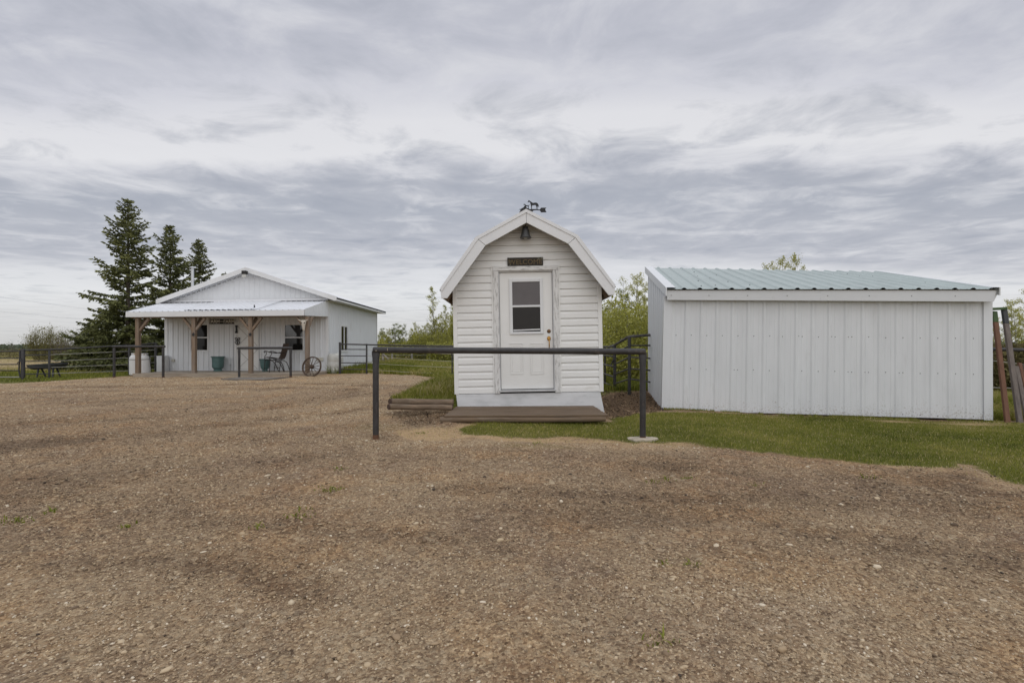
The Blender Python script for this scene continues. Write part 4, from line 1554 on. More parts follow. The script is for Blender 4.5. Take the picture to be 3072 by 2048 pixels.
# propane cylinders
for (x, d, r_, htop, lab) in ((-15.80, 19.55, .19, 1.01, 'white propane cylinder with a rusty foot, the one farther from the building wall'), (-15.36, 19.5, .205, 1.0, 'white propane cylinder with a hose, the one nearer the building wall')):
    zg = gz(x, d)
    root = thing('propane_cylinder', lab, 'gas cylinder', (x, d, zg), 'white propane cylinders beside the porch')
    h = htop - zg + .0
    prof = [(r_ * .8, .03), (r_ * .97, .05), (r_, .09), (r_, h * .5), (r_, h - .26), (r_ * .97, h - .20), (r_ * .85, h - .14), (r_ * .6, h - .095), (r_ * .3, h - .08)]
    MB().lathe(prof, 28, (x, d, zg)).build('tank', M['tank_white'], root, smooth=True)
    b = MB()
    n = 24
    cr_ = r_ * .62
    for k in range(n):
        a0, a1 = 2 * math.pi * k / n, 2 * math.pi * (k + 1) / n
        ang = math.degrees(a0) % 360
        win = 225 < ang < 262 or 280 < ang < 315
        for (za, zb) in ((h - .13, h - .07), (h - .07, h - .03), (h - .03, h)):
            if win and za == h - .07:
                continue
            b.quad((x + cr_ * math.cos(a0), d + cr_ * math.sin(a0), zg + za), (x + cr_ * math.cos(a1), d + cr_ * math.sin(a1), zg + za), (x + cr_ * math.cos(a1), d + cr_ * math.sin(a1), zg + zb), (x + cr_ * math.cos(a0), d + cr_ * math.sin(a0), zg + zb))
    b.build('collar', M['tank_white'], root)
    MB().lathe([(.02, 0), (.03, .03), (.02, .06), (.035, .07), (.03, .09)], 12, (x, d, zg + h - .09)).build('valve', M['brass'], root, smooth=True)
    MB().lathe([(r_ * .8, 0), (r_ * .8, .05)], 24, (x, d, zg)).build('foot_ring', M['rust'], root, smooth=True)
    MB().lathe([(r_ + .004, 0), (r_ + .008, .012), (r_ + .004, .024)], 28, (x, d, zg + h * .70), Matrix.Rotation(R(-6 if x > -15.5 else 3), 4, 'Y')).build('strap', M['strap'], root, smooth=True)
    if x > -15.5:
        MB().tube([(x, d - .02, zg + h - .03), (x + .14, d - .03, zg + h - .05), (x + .22, d, zg + h - .14), (x + .24, d, zg + h - .34), (x + .26, d + .05, zg + .12)], .011, 8).build('hose', M['black_iron'], root, smooth=True)

zg = gz(-15.6, 20.6)
cab = thing('utility_cabinet', 'plain white upright cabinet at the building corner behind the rail', 'cabinet', (-15.48, 20.66, zg))
MB().box(-15.62, -15.30, 20.5, 20.82, zg + .02, .85).build('body', M['white_trim'], cab, bevel=.012)
MB().box(-15.63, -15.29, 20.49, 20.83, .852, .878).build('lid', M['white_trim'], cab, bevel=.01)
MB().box(-15.60, -15.32, 20.51, 20.80, zg - .03, zg + .02).build('plinth', M['concrete'], cab)

p = at(1008, 1119, 20.62)
zg = gz(p.x, 20.62)
brl = thing('plastic_barrel', 'white plastic barrel with rounded shoulders against the building side', 'barrel', (-7.84, 20.72, zg))
h = .90
MB().lathe([(.29, 0), (.32, .02), (.335, .06), (.335, .22), (.328, .235), (.335, .25), (.335, .50), (.328, .515), (.335, .53), (.332, .70), (.315, .80), (.27, .865), (.2, .89), (.0, .895)], 32, (-7.84, 20.72, zg)).build('body', M['poly_white'], brl, smooth=True)
MB().lathe([(.04, .885), (.045, .915), (.03, .925)], 14, (-7.72, 20.6, zg)).build('bung', M['poly_white'], brl, smooth=True)

# two short hitching rails at the building
s_ = F / 18.25
hitching_rail('short black hitching rail with rusty feet in front of the propane cylinders', (at(342.5, 1131, 18.25).x, 18.25), (at(489.5, 1131, 18.25).x, 18.25), (HC + 9.2 / s_, HC + 9.4 / s_), .047, over=.07, flare=1.05)
s_ = F / 17.85
hitching_rail('short black hitching rail in front of the patio chair', (at(717.5, 1131, 17.85).x, 17.85), (at(872, 1132, 17.85).x, 17.85), (HC + 4.8 / s_, HC + 5.2 / s_), .046, over=.06, flare=1.05)

# mat on the gravel at the porch
b = MB()
p = [on_ground(662, 1139), on_ground(720, 1141), on_ground(790, 1141.5), on_ground(822, 1138), on_ground(868, 1133.2), on_ground(800, 1133.5), on_ground(715, 1134)]
vs = [(x, y, gz(x, y) + .045 + .012 * math.sin(x * 3)) for x, y in p] + [(x, y, gz(x, y) - .01) for x, y in p]
n = len(p)
b.add(vs, [tuple(range(n)), tuple(range(2 * n - 1, n - 1, -1))] + [(i, i + n, (i + 1) % n + n, (i + 1) % n) for i in range(n)])
tag(b.build('door_mat', M['mat_board'], None), 'flat grey mat lying on the gravel in front of the porch', 'mat')
p = sl_(4.93, .16)
b = MB()
b.lathe([(.055, 0), (.05, .015), (.03, .03), (.024, .08), (.012, .13), (.004, .155)], 10, (p.x, p.y, p.z + .02))
b.lathe([(.020, .10), (.026, .115), (.018, .13)], 8, (p.x - .012, p.y, p.z + .02))
tag(b.build('roof_finial', M['black_iron'], None, smooth=True), 'small dark spike standing on the porch roof', 'finial')

# ================================================================== fences


def pipe_post(root, x, y, ztop, r, m='pipe', cap=True):
    zg = gz(x, y)
    b = MB().tube([(x, y, zg - .1), (x, y, ztop - .01), (x, y, ztop)], [r, r, r * .9], 12)
    return b.build('post', M[m], root, smooth=True)


def rail(root, pts, r, m='pipe', name='rail', n=8):
    return MB().tube(pts, r, n).build(name, M[m], root, smooth=True)


# corral fence at the far left with its gate
lf_ = thing('pipe_fence', 'dark pipe and wire fence running from the gate past the trough to the building', 'fence', (-18.3, 18.2, 0))
P = [(69, 17.7, 1046), (148, 18.2, 1051), (388, 20.3, 1037), (467, 21.4, 1028)]
PP = []
for i, (px, d, yt) in enumerate(P):
    q = at(px, yt, d)
    PP.append(q)
    pipe_post(lf_, q.x, q.y, q.z, (.066, .038, .045, .05)[i])
rail(lf_, [at(74, 1050.5, 17.7), at(148, 1049, 18.2), at(250, 1043.5, 19.1), at(340, 1038, 19.9), at(388, 1037, 20.3), at(467, 1029, 21.4)], .032)
for (ya, yb, yc, yd) in ((1065, 1064, 1053.5, 1049), (1083.5, 1083.5, 1073, 1068), (1103, 1102, 1093, 1087), (1122, 1120.5, 1112, 1106)):
    rail(lf_, [at(74, ya, 17.7), at(148, yb, 18.2)], .019)
    rail(lf_, [at(148, yb, 18.2), at(388, yc, 20.3), at(467, yd, 21.4)], .013, 'wire', 'wire', 6)
gt = thing('pipe_gate', 'closed five bar pipe gate next to the thick gatepost and feed trough', 'gate', (-20.2, 17.6, gz(-20.2, 17.6)))
for i, (ya, yb) in enumerate(((1054, 1053), (1074, 1074), (1093, 1092.5), (1111, 1111.5), (1131, 1131))):
    rail(gt, [at(-110, ya - .5, 17.4), at(0, ya, 17.55), at(59, yb, 17.65)], .021 if i else .026, 'pipe' if i < 4 else 'wire')
rail(gt, [at(59, 1050, 17.65), at(59.5, 1070, 17.65), at(56.5, 1112, 17.65), at(61, 1132, 17.65)], .022, name='stile')
rail(gt, [at(-110, 1052, 17.4), at(-110, 1132, 17.4)], .022, name='stile')
rail(gt, [at(52, 1089, 17.6), at(60, 1083, 17.55), at(64, 1075, 17.6)], .018, name='latch')

# feed trough
tr = thing('feed_trough', 'dark half round steel feed trough on splayed legs behind the fence', 'trough', (-18.95, 18.9, gz(-18.95, 18.9)))
a, c = at(84, 1096, 18.9), at(198, 1087, 18.9)
u = (c - a).normalized()
b = MB()
n = 14
stations = [(0, .02, .02), (.05, .55, .45), (.12, .85, .85), (.2, 1, 1), (.85, 1, 1), (.93, .9, .85), (.98, .6, .5), (1, .02, .02)]
vs, fs = [], []
D = .20
for (t_, kw, kd) in stations:
    p = a.lerp(c, t_)
    for k in range(n + 1):
        an = math.pi * k / n
        vs.append(p + Vector((0, -.24 * kw * math.cos(an) if True else 0, -D * kd * math.sin(an) ** .8)))
for i in range(len(stations) - 1):
    for k in range(n):
        fs.append((i * (n + 1) + k, i * (n + 1) + k + 1, (i + 1) * (n + 1) + k + 1, (i + 1) * (n + 1) + k))
b.add(vs, fs)
o = b.build('basin', M['trough_steel'], tr, smooth=True)
so = o.modifiers.new('sheet', 'SOLIDIFY')
so.thickness = .012
rail(tr, [a + Vector((.01, -.03, 0)), a + Vector((.08, -.15, 0)), a + Vector((.2, -.24, .02)), c + Vector((-.12, -.24, -.01)), c + Vector((-.02, -.1, 0))], .012, 'trough_steel', 'rim')
for (x0, y0, x1, y1, dy) in ((115, 1107, 110, 1135, -.2), (125, 1106, 139, 1133, .2), (160, 1103, 158, 1134, -.2), (170, 1102, 181, 1130, .2)):
    p, q = at(x0, y0, 18.9 + dy * .5), at(x1, y1, 18.9 + dy)
    q.z = gz(q.x, q.y) - .02
    MB().tube([p, q], [.032, .028], 8).build('leg', M['trough_steel'], tr, smooth=True)

# fence right of the building
rf_ = thing('pipe_fence', 'black pipe fence beside the plastic barrel running on as wire toward the hut', 'fence', (-6.8, 20.2, gz(-6.8, 20.2)))
A, B_, C_ = at(1020, 1026.5, 20.2), at(1100, 1031, 20.2), at(1356.5, 1037.5, 16.0)
pipe_post(rf_, A.x, A.y, A.z, .05)
pipe_post(rf_, B_.x, B_.y, B_.z, .036)
pipe_post(rf_, C_.x, C_.y, C_.z, .024)
rail(rf_, [at(1020, 1032, 20.2), at(1100, 1033.5, 20.2), at(1180, 1035.5, 18.8), at(1270, 1037.5, 17.3), at(1356.5, 1038.5, 16.0), at(1372, 1039, 15.6)], .030)
for (ya, yb, yc) in ((1047.5, 1048, 1062), (1067, 1067.5, 1084), (1088, 1088.5, 1102), (1107, 1108, 1122)):
    rail(rf_, [at(1020, ya, 20.2), at(1100, yb, 20.2)], .02)
    mid = at((1100 + 1356) / 2, (yb + yc) / 2 + 1.5, 18.0)
    rail(rf_, [at(1100, yb, 20.2), mid, at(1356.5, yc, 16.0), at(1372, yc + 1, 15.6)], .008, 'twine', 'wire', 5)
# wooden field fence behind
wf_ = thing('post_fence', 'grey wooden post and wire fence at the edge of the thicket behind the hut', 'fence', (-7.5, 32, gz(-7.5, 32)))
wp = []
for px in (1105, 1149, 1177, 1236, 1290, 1345):
    q = at(px, 1061, 32)
    zg = gz(q.x, 32)
    wp.append(q)
    MB().tube([(q.x, 32, zg - .1), (q.x + rng.uniform(-.02, .02), 32, q.z)], [.075, .065], 10).build('post', M['grey_wood'], wf_, smooth=True)
MB().tube([at(1150, 1062, 31.95), at(1172, 1084, 31.95)], .05, 8).build('brace', M['grey_wood'], wf_, smooth=True)
for k in (0.1, .4, .7):
    rail(wf_, [p + Vector((0, -.07, -k)) for p in wp], .012, 'wire', 'wire', 5)

# ramp-like pipe fence between hut and shed
pf = thing('pipe_fence', 'weathered pipe fence stepping up behind the gap between hut and shed', 'fence', (2.9, 12, gz(2.9, 12)))
A, B_ = at(1844, 1034, 12.5), at(1888, 1012, 11.6)
E_ = at(1958, 1004, 11.9)
pipe_post(pf, A.x, A.y, A.z, .040)
pipe_post(pf, B_.x, B_.y, B_.z, .040)
pipe_post(pf, E_.x + .25, E_.y + .1, E_.z, .040)
rail(pf, [at(1826, 1041, 12.9), at(1844, 1035, 12.5), at(1866, 1022, 12.0), at(1884, 1011, 11.65), at(1892, 1009.5, 11.6), at(1920, 1007, 11.7), E_, E_ + Vector((.3, .1, .02))], .034, 'pipe_old')
for (ya, yb, yc) in ((1062, 1036, 1036), (1092, 1071, 1075), (1122, 1105, 1111), (1151, 1136, 1147)):
    rail(pf, [at(1844, ya, 12.5), at(1888, yb, 11.6), at(1958, yc, 11.9)], .020, 'pipe_old' if ya > 1070 else 'pipe')
g2 = thing('pipe_gate', 'weathered pipe gate half hidden by the hut beside the stepped fence', 'gate', (2.3, 13.4, gz(2.3, 13.4)))
for (ya, yb) in ((1040, 1040), (1066, 1069), (1092, 1099), (1119, 1130), (1146, 1159)):
    rail(g2, [at(1752, ya - (yb - ya) * 1.1, 14.6), at(1808, ya, 13.3), at(1840, yb, 12.55)], .024, 'pipe_old')
rail(g2, [at(1815, 1038, 13.2), at(1815, 1150, 13.2)], .026, name='stile')
rail(g2, [at(1752, 1040, 14.6), at(1752, 1140, 14.6)], .026, name='stile')
rail(g2, [at(1834, 1094, 12.5), at(1838, 1084, 12.48), at(1842, 1078, 12.45)], .018, name='latch')

# far right: pipe fence, leaning frame and boards
rp = thing('pipe_fence', 'dark pipe and wire fence behind the leaning trestle and boards', 'fence', (12, 12, -.15))
rail(rp, [at(2880, 1046, 12.2), at(2972, 1047, 12), at(3072, 1050, 11.8), at(3200, 1054, 11.6)], .046)
for (ya, yb) in ((1081, 1093), (1162, 1165), (1200, 1205)):
    rail(rp, [at(2880, ya, 12.2), at(2972, ya, 12), at(3072, yb, 11.8), at(3200, yb + 8, 11.6)], .010, 'wire', 'wire', 6)
for px, d in ((2905, 12.1), (3160, 11.65)):
    q = at(px, 1044, d)
    pipe_post(rp, q.x, q.y, q.z, .05)
SH = Vector((0, 0, 0))
lad = thing('board_trestle', 'tall trestle of one red and one grey board leaning beside the shed wall', 'trestle', (9.25, 8.6, -.18))


def board(root, name, p, q, w, t_, m):
    return MB().beam(p, q, t_, w, Vector((0, 1, .15))).build(name, M[m], root, bevel=.004)


def plank(root, name, p, q, w, t_, m):
    # w across the picture, t_ along the view
    p, q = Vector(p), Vector(q)
    ax = (q - p).normalized()
    side = Vector((1, 0, 0)) - ax * ax.x
    side.normalize()
    nrm = ax.cross(side)
    Mx = Matrix((ax, side, nrm)).transposed().to_4x4()
    Mx.translation = (p + q) / 2
    return MB().boxm(Mx, (q - p).length, w, t_).build(name, M[m], root, bevel=.004)


D1, D2 = 9.05, 8.62
t1, b1 = at(2983, 934, D1), at(3023, 1272, D2)
m1 = t1.lerp(b1, .10)
plank(lad, 'board', m1, b1, .085, .04, 'red_board')
plank(lad, 'painted_end', t1, m1.lerp(t1, .01), .084, .041, 'green_board')
t2, b2 = at(3012, 928, D1 + .02), at(3060, 1272, D2)
m2 = t2.lerp(b2, .13)
plank(lad, 'board', m2, b2, .09, .045, 'grey_board')
plank(lad, 'painted_end', t2, m2.lerp(t2, .01), .089, .046, 'trough_steel')
MB().beam(at(2972, 927, D1 - .03), at(3017, 925, D1 - .01), .06, .05).build('crosspiece', M['green_board'], lad, bevel=.004)
bd = thing('leaning_boards', 'short grey and reddish boards leaning together beside the tall trestle', 'boards', (9.55, 8.7, -.2))
plank(bd, 'board', at(3048, 1098, 9.0), at(3084, 1268, 8.66), .075, .04, 'grey_board')
plank(bd, 'board', at(3058, 1088, 9.1), at(3100, 1262, 8.72), .06, .04, 'red_board')
plank(bd, 'board', at(3078, 1092, 9.15), at(3118, 1266, 8.76), .09, .04, 'grey_board')
for (i, (a, c, lab)) in enumerate(((at(2950, 1246, 9.3), at(3064, 1266, 8.95), 'grey pipe lying on the ground behind the leaning trestle, the farther one'), (at(2945, 1254, 9.15), at(3056, 1272, 8.82), 'grey pipe lying on the ground behind the leaning trestle, the nearer one'))):
    tag(MB().tube([a, a.lerp(c, .5) + Vector((0, 0, .01)), c], .022, 10).build('loose_pipe', M['pipe_old'], None, smooth=True), lab, 'pipe', 'loose pipes on the ground')

# overhead lines crossing behind the building
for i, (pts, lab) in enumerate((([(-700, 800), (0, 891), (281, 928), (560, 944), (900, 944), (1220, 932), (1560, 912)], 'thin upper overhead cable crossing the sky behind the spruces'),
                                ([(-700, 880), (0, 934), (233, 956), (560, 974), (900, 975), (1200, 965), (1560, 950)], 'thin lower overhead cable crossing the sky behind the spruces'))):
    b = MB()
    cps = [at(x, y, 62) for x, y in pts]
    fine = []
    for j in range(len(cps) - 1):
        p0, p1, p2, p3 = cps[max(j - 1, 0)], cps[j], cps[j + 1], cps[min(j + 2, len(cps) - 1)]
        for k in range(6):
            t_ = k / 6
            fine.append(.5 * ((2 * p1) + (p2 - p0) * t_ + (2 * p0 - 5 * p1 + 4 * p2 - p3) * t_ ** 2 + (3 * p1 - p0 - 3 * p2 + p3) * t_ ** 3))
    fine.append(cps[-1])
    b.tube(fine, .010, 5)
    tag(b.build('overhead_cable', M['cable'], None, smooth=True), lab, 'cable', 'overhead cables')
# ================================================================== trees
nr = np.random.default_rng(11)


def quads_cloud(pos, size, aspect=.62, flat=0.0, rs=nr, droop=None):
    """leaf quads (diamonds) with random orientation"""
    n = len(pos)
    a = rs.normal(size=(n, 3))
    if droop is not None:
        a = a * .35 + droop
    a /= np.linalg.norm(a, axis=1, keepdims=True) + 1e-9
    b = rs.normal(size=(n, 3))
    b -= a * (a * b).sum(1, keepdims=True)
    b /= np.linalg.norm(b, axis=1, keepdims=True) + 1e-9
    s = np.asarray(size).reshape(-1, 1) * np.ones((n, 1))
    v = np.stack([pos - a * s * .5, pos + b * s * .5 * aspect, pos + a * s * .5, pos - b * s * .5 * aspect], 1).reshape(-1, 3)
    f = np.arange(4 * n).reshape(-1, 4)
    return v, f


LEAF = attr_mat('leaf', 'tone', [(0, (.19, .19, .045)), (.45, (.38, .375, .08)), (.8, (.53, .51, .14)), (1, (.64, .60, .22))], .6, .35)
LEAF_DK = attr_mat('leaf_dark', 'tone', [(0, (.09, .11, .025)), (.5, (.19, .22, .045)), (1, (.32, .34, .085))], .6, .35)
NEEDLE = attr_mat('needle', 'tone', [(0, (.050, .058, .022)), (.5, (.125, .135, .047)), (1, (.25, .255, .085))], .65, .15)
OLIVE = attr_mat('leaf_olive', 'tone', [(0, (.11, .10, .03)), (.5, (.20, .185, .045)), (1, (.30, .28, .07))], .7, .3)


def aspen(seed, H, spread, nlimb, leafn, lsize, leafm, thin=1.0, lowest=.15, stems=1, bare=0.0, wood='aspen_bark'):
    rs = random.Random(seed)
    nq = np.random.default_rng(seed)
    root = thing('aspen_tree', None, None, (0, 0, 0))
    tb, limb = MB(), MB()
    leaves = []

    def curve(p, d, L, n, up=.25, wob=.12):
        pts = [p.copy()]
        d = d.normalized()
        for i in range(n):
            d = (d + Vector((rs.uniform(-wob, wob), rs.uniform(-wob, wob), up * rs.uniform(.2, .6)))).normalized()
            p = p + d * (L / n)
            pts.append(p.copy())
        return pts
    for st in range(stems):
        base = Vector((rs.uniform(-.3, .3), rs.uniform(-.3, .3), -.1)) if stems > 1 else Vector((0, 0, -.1))
        h = H * (1 if st == 0 else rs.uniform(.6, .92))
        tr = curve(base, Vector((rs.uniform(-.12, .12), rs.uniform(-.12, .12), 1)), h, 9, .5, .05)
        r0 = .011 * h * thin + .008
        tb.tube(tr, [r0 * (1 - .93 * i / 9) for i in range(10)], 7)
        for k in range(nlimb):
            t = lowest + (1 - lowest) * (k + rs.random()) / nlimb
            t = min(t, .985)
            i = min(int(t * 9), 8)
            p = tr[i].lerp(tr[i + 1], t * 9 - i)
            a = k * 2.4 + rs.uniform(-.5, .5)
            el = rs.uniform(.45, 1.0)
            L = spread * (1.12 - t) ** .7 * rs.uniform(.6, 1.15)
            pts = curve(p, Vector((math.cos(a), math.sin(a), el)), L, 5, .28, .16)
            rl = r0 * (1 - t * .9) * .42 + .003
            limb.tube(pts, [rl * (1 - .85 * j / 5) for j in range(6)], 5, False)
            for q in range(4):
                tt = rs.uniform(.25, 1)
                j = min(int(tt * 5), 4)
                pp = pts[j].lerp(pts[j + 1], tt * 5 - j)
                tw = curve(pp, Vector((math.cos(a + rs.uniform(-1.4, 1.4)), math.sin(a + rs.uniform(-1.4, 1.4)), rs.uniform(.2, 1.2))), L * rs.uniform(.25, .5), 3, .3, .25)
                limb.tube(tw, [rl * .35, rl * .28, rl * .2, .0015], 3, False)
                if rs.random() < bare:
                    continue
                for u in range(leafn):
                    m_ = rs.random()
                    j2 = min(int(m_ * 3), 2)
                    c = tw[j2].lerp(tw[j2 + 1], m_ * 3 - j2)
                    leaves.append((c.x + rs.gauss(0, .055 * spread), c.y + rs.gauss(0, .055 * spread), c.z + rs.gauss(0, .05 * spread)))
    tb.build('trunk', M[wood], root, smooth=True, world=False)
    limb.build('limbs', M['twig'], root, smooth=True, world=False)
    if leaves:
        pos = np.array(leaves)
        v, f = quads_cloud(pos, lsize * nq.uniform(.6, 1.3, len(pos)), .75, rs=nq)
        tone = np.clip(.45 + .28 * (fbm(pos[:, 0] * 1.3 + seed, pos[:, 2] * 1.3, 3, seed) - .5) * 2 + nq.normal(0, .16, len(pos)) + .12 * (pos[:, 2] / H - .5), 0, 1)
        fast_mesh('crown', v, f, leafm, root, {'tone': np.repeat(tone, 4)})
    return root


def spruce(name_label, loc, H, Rb, seed, skirt=1.0, offs=(0, 0)):
    rs = random.Random(seed)
    nq = np.random.default_rng(seed)
    root = thing('spruce_tree', name_label, 'tree', loc, 'spruces behind the farm building')
    MB().tube([Vector((0, 0, -.1)), Vector((.02, 0, H * .4)), Vector((0, .03, H * .75)), Vector((0, 0, H))], [.014 * H + .02, .010 * H, .005 * H, .006], 9).build('trunk', M['bark'], root, smooth=True, world=False)
    br = MB()
    P, D, S, TN = [], [], [], []
    z = H * .025
    k = 0
    tier = 1.0
    while z < H * .985:
        t = z / H
        prof = (1 - t) ** .64 * tier + .02
        if t < .22:
            prof *= 1 + (skirt - 1) * (1 - t / .22)
        nb_ = 6 if t < .35 else 5
        for j in range(nb_):
            a = k * 1.1 + j * 2 * math.pi / nb_ + rs.uniform(-.3, .3)
            L = Rb * prof * rs.uniform(.5, 1.2)
            if rs.random() < .14:
                L *= .5
            el = -.22 + .95 * t + rs.uniform(-.12, .12)
            n = 6
            d = Vector((math.cos(a), math.sin(a), el))
            p = Vector((0, 0, z + rs.uniform(-.08, .08)))
            pts = [p.copy()]
            for i in range(n):
                d = (d + Vector((0, 0, .13 * (i - 1.5) / n + .02))).normalized()
                p = p + d * (L / n)
                pts.append(p.copy())
            rb_ = .005 + .010 * L * .5
            br.tube(pts, [rb_ * (1 - .9 * i / n) for i in range(n + 1)], 4, False)
            clump = rs.uniform(-.16, .16)
            m_ = max(5, int(L / .085))
            for i in range(m_):
                tt = .10 + .90 * (i + rs.random() * .8) / m_
                ii = min(int(tt * n), n - 1)
                c = pts[ii].lerp(pts[ii + 1], tt * n - ii)
                ax = (pts[ii + 1] - pts[ii]).normalized()
                side = ax.cross(Vector((0, 0, 1)))
                if side.length < 1e-3:
                    side = Vector((1, 0, 0))
                side.normalize()
                w = (.12 + .22 * min(L, 2) * math.sin(math.pi * min(1, tt * .85 + .14))) * rs.uniform(.5, 1.25)
                for s in (-1, 1):
                    dirn = (ax * .8 + side * s * 1.0 + Vector((0, 0, rs.uniform(-.55, .2)))).normalized()
                    q_ = max(1, int(w / .085))
                    for u in range(q_):
                        e = c + dirn * (w * (u + .6) / q_)
                        P.append((e.x + rs.gauss(0, .025), e.y + rs.gauss(0, .025), e.z - .02 * rs.random() - .07 * w * (u / q_)))
                        dd = (dirn + Vector((0, 0, -.3)))
                        D.append((dd.x, dd.y, dd.z))
                        S.append(.185 * rs.uniform(.75, 1.25) * (1 if t < .8 else .8))
                        TN.append(.40 + clump + (.20 if tt > .75 else 0) + rs.gauss(0, .12))
                P.append((c.x, c.y, c.z + .02))
                D.append((ax.x, ax.y, ax.z))
                S.append(.17)
                TN.append(.4 + clump)
        z += (.24 if t < .6 else .19) * rs.uniform(.75, 1.3) * (H / 9) ** .5
        k += 1
        tier = rs.uniform(.78, 1.12)
    # leader
    for i in range(16):
        P.append((rs.gauss(0, .02), rs.gauss(0, .02), H - .5 + .52 * i / 16))
        D.append((rs.gauss(0, .3), rs.gauss(0, .3), 1))
        S.append(.11)
        TN.append(.55)
    br.build('branches', M['bark'], root, world=False)
    P, D, S, TN = np.array(P), np.array(D), np.array(S), np.clip(np.array(TN), 0, 1)
    D /= np.linalg.norm(D, axis=1, keepdims=True)
    v, f = quads_cloud(P, S, .46, rs=nq, droop=D)
    fast_mesh('crown', v, f, NEEDLE, root, {'tone': np.repeat(TN, 4)})
    return root


def base_at(px, d):
    x = (px - CX) / F * d
    return (x, d, gz(x, d))


def height_to(py, d, zb):
    return HC - (py - HY) / F * d - zb


for (px, ytop, d, Rb, sd, sk, lab) in ((383, 596, 24.0, 2.35, 5, 1.5, 'tallest dark spruce, rising beside the outer porch post'),
                                       (510, 677, 27.0, 2.4, 9, 1.25, 'middle height spruce between the tallest spruce and the flue pipe'),
                                       (596, 716, 29.5, 2.1, 14, 1.0, 'shortest of the dark spruces, behind the flue pipe'),
                                       (285, 972, 25.5, 2.2, 23, 1.2, 'low bushy spruce spreading beneath the tallest spruce')):
    x, y, zb = base_at(px, d)
    spruce(lab, (x, y, zb), height_to(ytop, d, zb), Rb, sd, sk)
# a spruce tip just over the barn ridge
x, y, zb = base_at(677, 33)
spruce('far spruce whose tip pokes over the building roof beside the ridge', (x, y, zb), height_to(816, 33, zb), 1.5, 31, 1.0)

# ---- aspens
protos = [aspen(101, 5.0, 1.15, 26, 30, .054, LEAF, lowest=.14), aspen(102, 5.0, .95, 22, 24, .052, LEAF, lowest=.16, stems=2), aspen(103, 5.0, 1.3, 24, 26, .058, LEAF_DK, lowest=.10),
          aspen(104, 5.0, 1.0, 26, 16, .050, LEAF, lowest=.2, bare=.3), aspen(105, 5.0, .9, 16, 2, .07, OLIVE, lowest=.22, bare=.8, stems=2),
          aspen(106, 5.0, 1.25, 24, 20, .070, LEAF, lowest=.04, stems=3), aspen(107, 5.0, 1.5, 22, 26, .076, LEAF_DK, lowest=.06, stems=2), aspen(108, 5.0, 1.05, 26, 20, .066, LEAF, lowest=.1)]
used = set()


def plant_tree(pi, px, ytop, d, label, group, name='aspen_tree', wide=1.0):
    x, y, zb = base_at(px, d)
    s = height_to(ytop, d, zb) / 5.0
    if group == GL:
        pi = {0: 5, 1: 5, 2: 6, 3: 7}.get(pi, pi)
    root = protos[pi]
    rz = rng.uniform(0, 6.28)
    sc_ = (s * wide, s * wide, s)
    if pi not in used:
        used.add(pi)
        root.location = (x, y, zb)
        root.rotation_euler = (0, 0, rz)
        root.scale = sc_
        root['label'] = label
        root['category'] = 'tree'
        root['group'] = group
        o = root
    else:
        o = copy_thing(root, (x, y, zb), rz, sc_, label, group)
    o['category'] = 'tree'
    return o


GL = 'aspens of the thicket behind the left side of the hut'
LL_ = 'slender young aspen in the thicket seen between farm building and hut'
plant_tree(3, 1312, 862, 34, 'tallest loose aspen near the hut eave on the farm building side', GL)
plant_tree(3, 1345, 915, 35, LL_, GL)
plant_tree(2, 1182, 972, 37, 'dark leafy aspen, taller of the bushy ones near the building corner', GL, wide=1.5)
plant_tree(2, 1203, 974, 36, 'dark leafy aspen, lower of the bushy pair nearest the bare sapling', GL, wide=1.3)
plant_tree(2, 1146, 985, 36.5, 'dark small aspen touching the corner of the farm building', GL, wide=1.2)
plant_tree(4, 1222, 972, 39, 'bare grey sapling between the bushy aspens and the thicket', GL)
plant_tree(1, 1244, 966, 36, 'narrow upright yellow green aspen beside the bare sapling', GL, wide=.8)
plant_tree(4, 1272, 950, 35.5, 'bare grey topped aspen in the middle of the thicket', GL)
for (pi, px, yt, d, w) in ((0, 1150, 992, 35, 1.2), (1, 1168, 985, 34.4, 1.1), (4, 1190, 978, 34, 1), (0, 1232, 985, 33.6, 1.1), (1, 1250, 978, 34.2, 1), (4, 1262, 968, 33.2, 1), (0, 1276, 975, 35, 1), (4, 1300, 945, 33, 1), (1, 1308, 950, 34, 1), (4, 1330, 930, 34.4, 1), (0, 1352, 950, 33, 1), (4, 1350, 905, 35.4, 1), (0, 1262, 985, 34, 1), (1, 1286, 968, 33.5, 1), (0, 1300, 958, 34.5, 1.1), (1, 1322, 945, 33, 1.1), (0, 1335, 960, 32.5, 1.1), (1, 1356, 935, 33.5, 1), (0, 1368, 918, 34.5, 1), (3, 1362, 912, 36, .9), (0, 1345, 985, 31.5, 1),
                           (1, 1228, 1008, 35, 1.2), (0, 1212, 1012, 34.5, 1.3), (0, 1160, 1005, 36, 1.4), (1, 1255, 1000, 33, 1.2), (0, 1310, 992, 31.8, 1.2), (1, 1280, 1005, 32.6, 1.3), (3, 1385, 905, 36, 1), (0, 1400, 920, 34, 1), (1, 1330, 1005, 31.2, 1.2),
                           (0, 1420, 925, 33.5, 1.1), (1, 1440, 935, 34.5, 1.1), (0, 1465, 940, 33, 1.1), (3, 1490, 925, 35, 1), (0, 1515, 945, 34, 1.2), (1, 1545, 950, 33, 1.1)):
    plant_tree(pi, px, yt, d, LL_, GL, wide=w)
GR = 'aspens of the thicket between hut and shed'
LR = 'young spring leafed aspen in the thicket between hut and shed'
plant_tree(3, 1849, 836, 21, 'loose topped aspen close to the hut eave on the shed side', GR)
plant_tree(0, 1905, 822, 19.5, 'tallest aspen in the gap, next to the shed wall', GR)
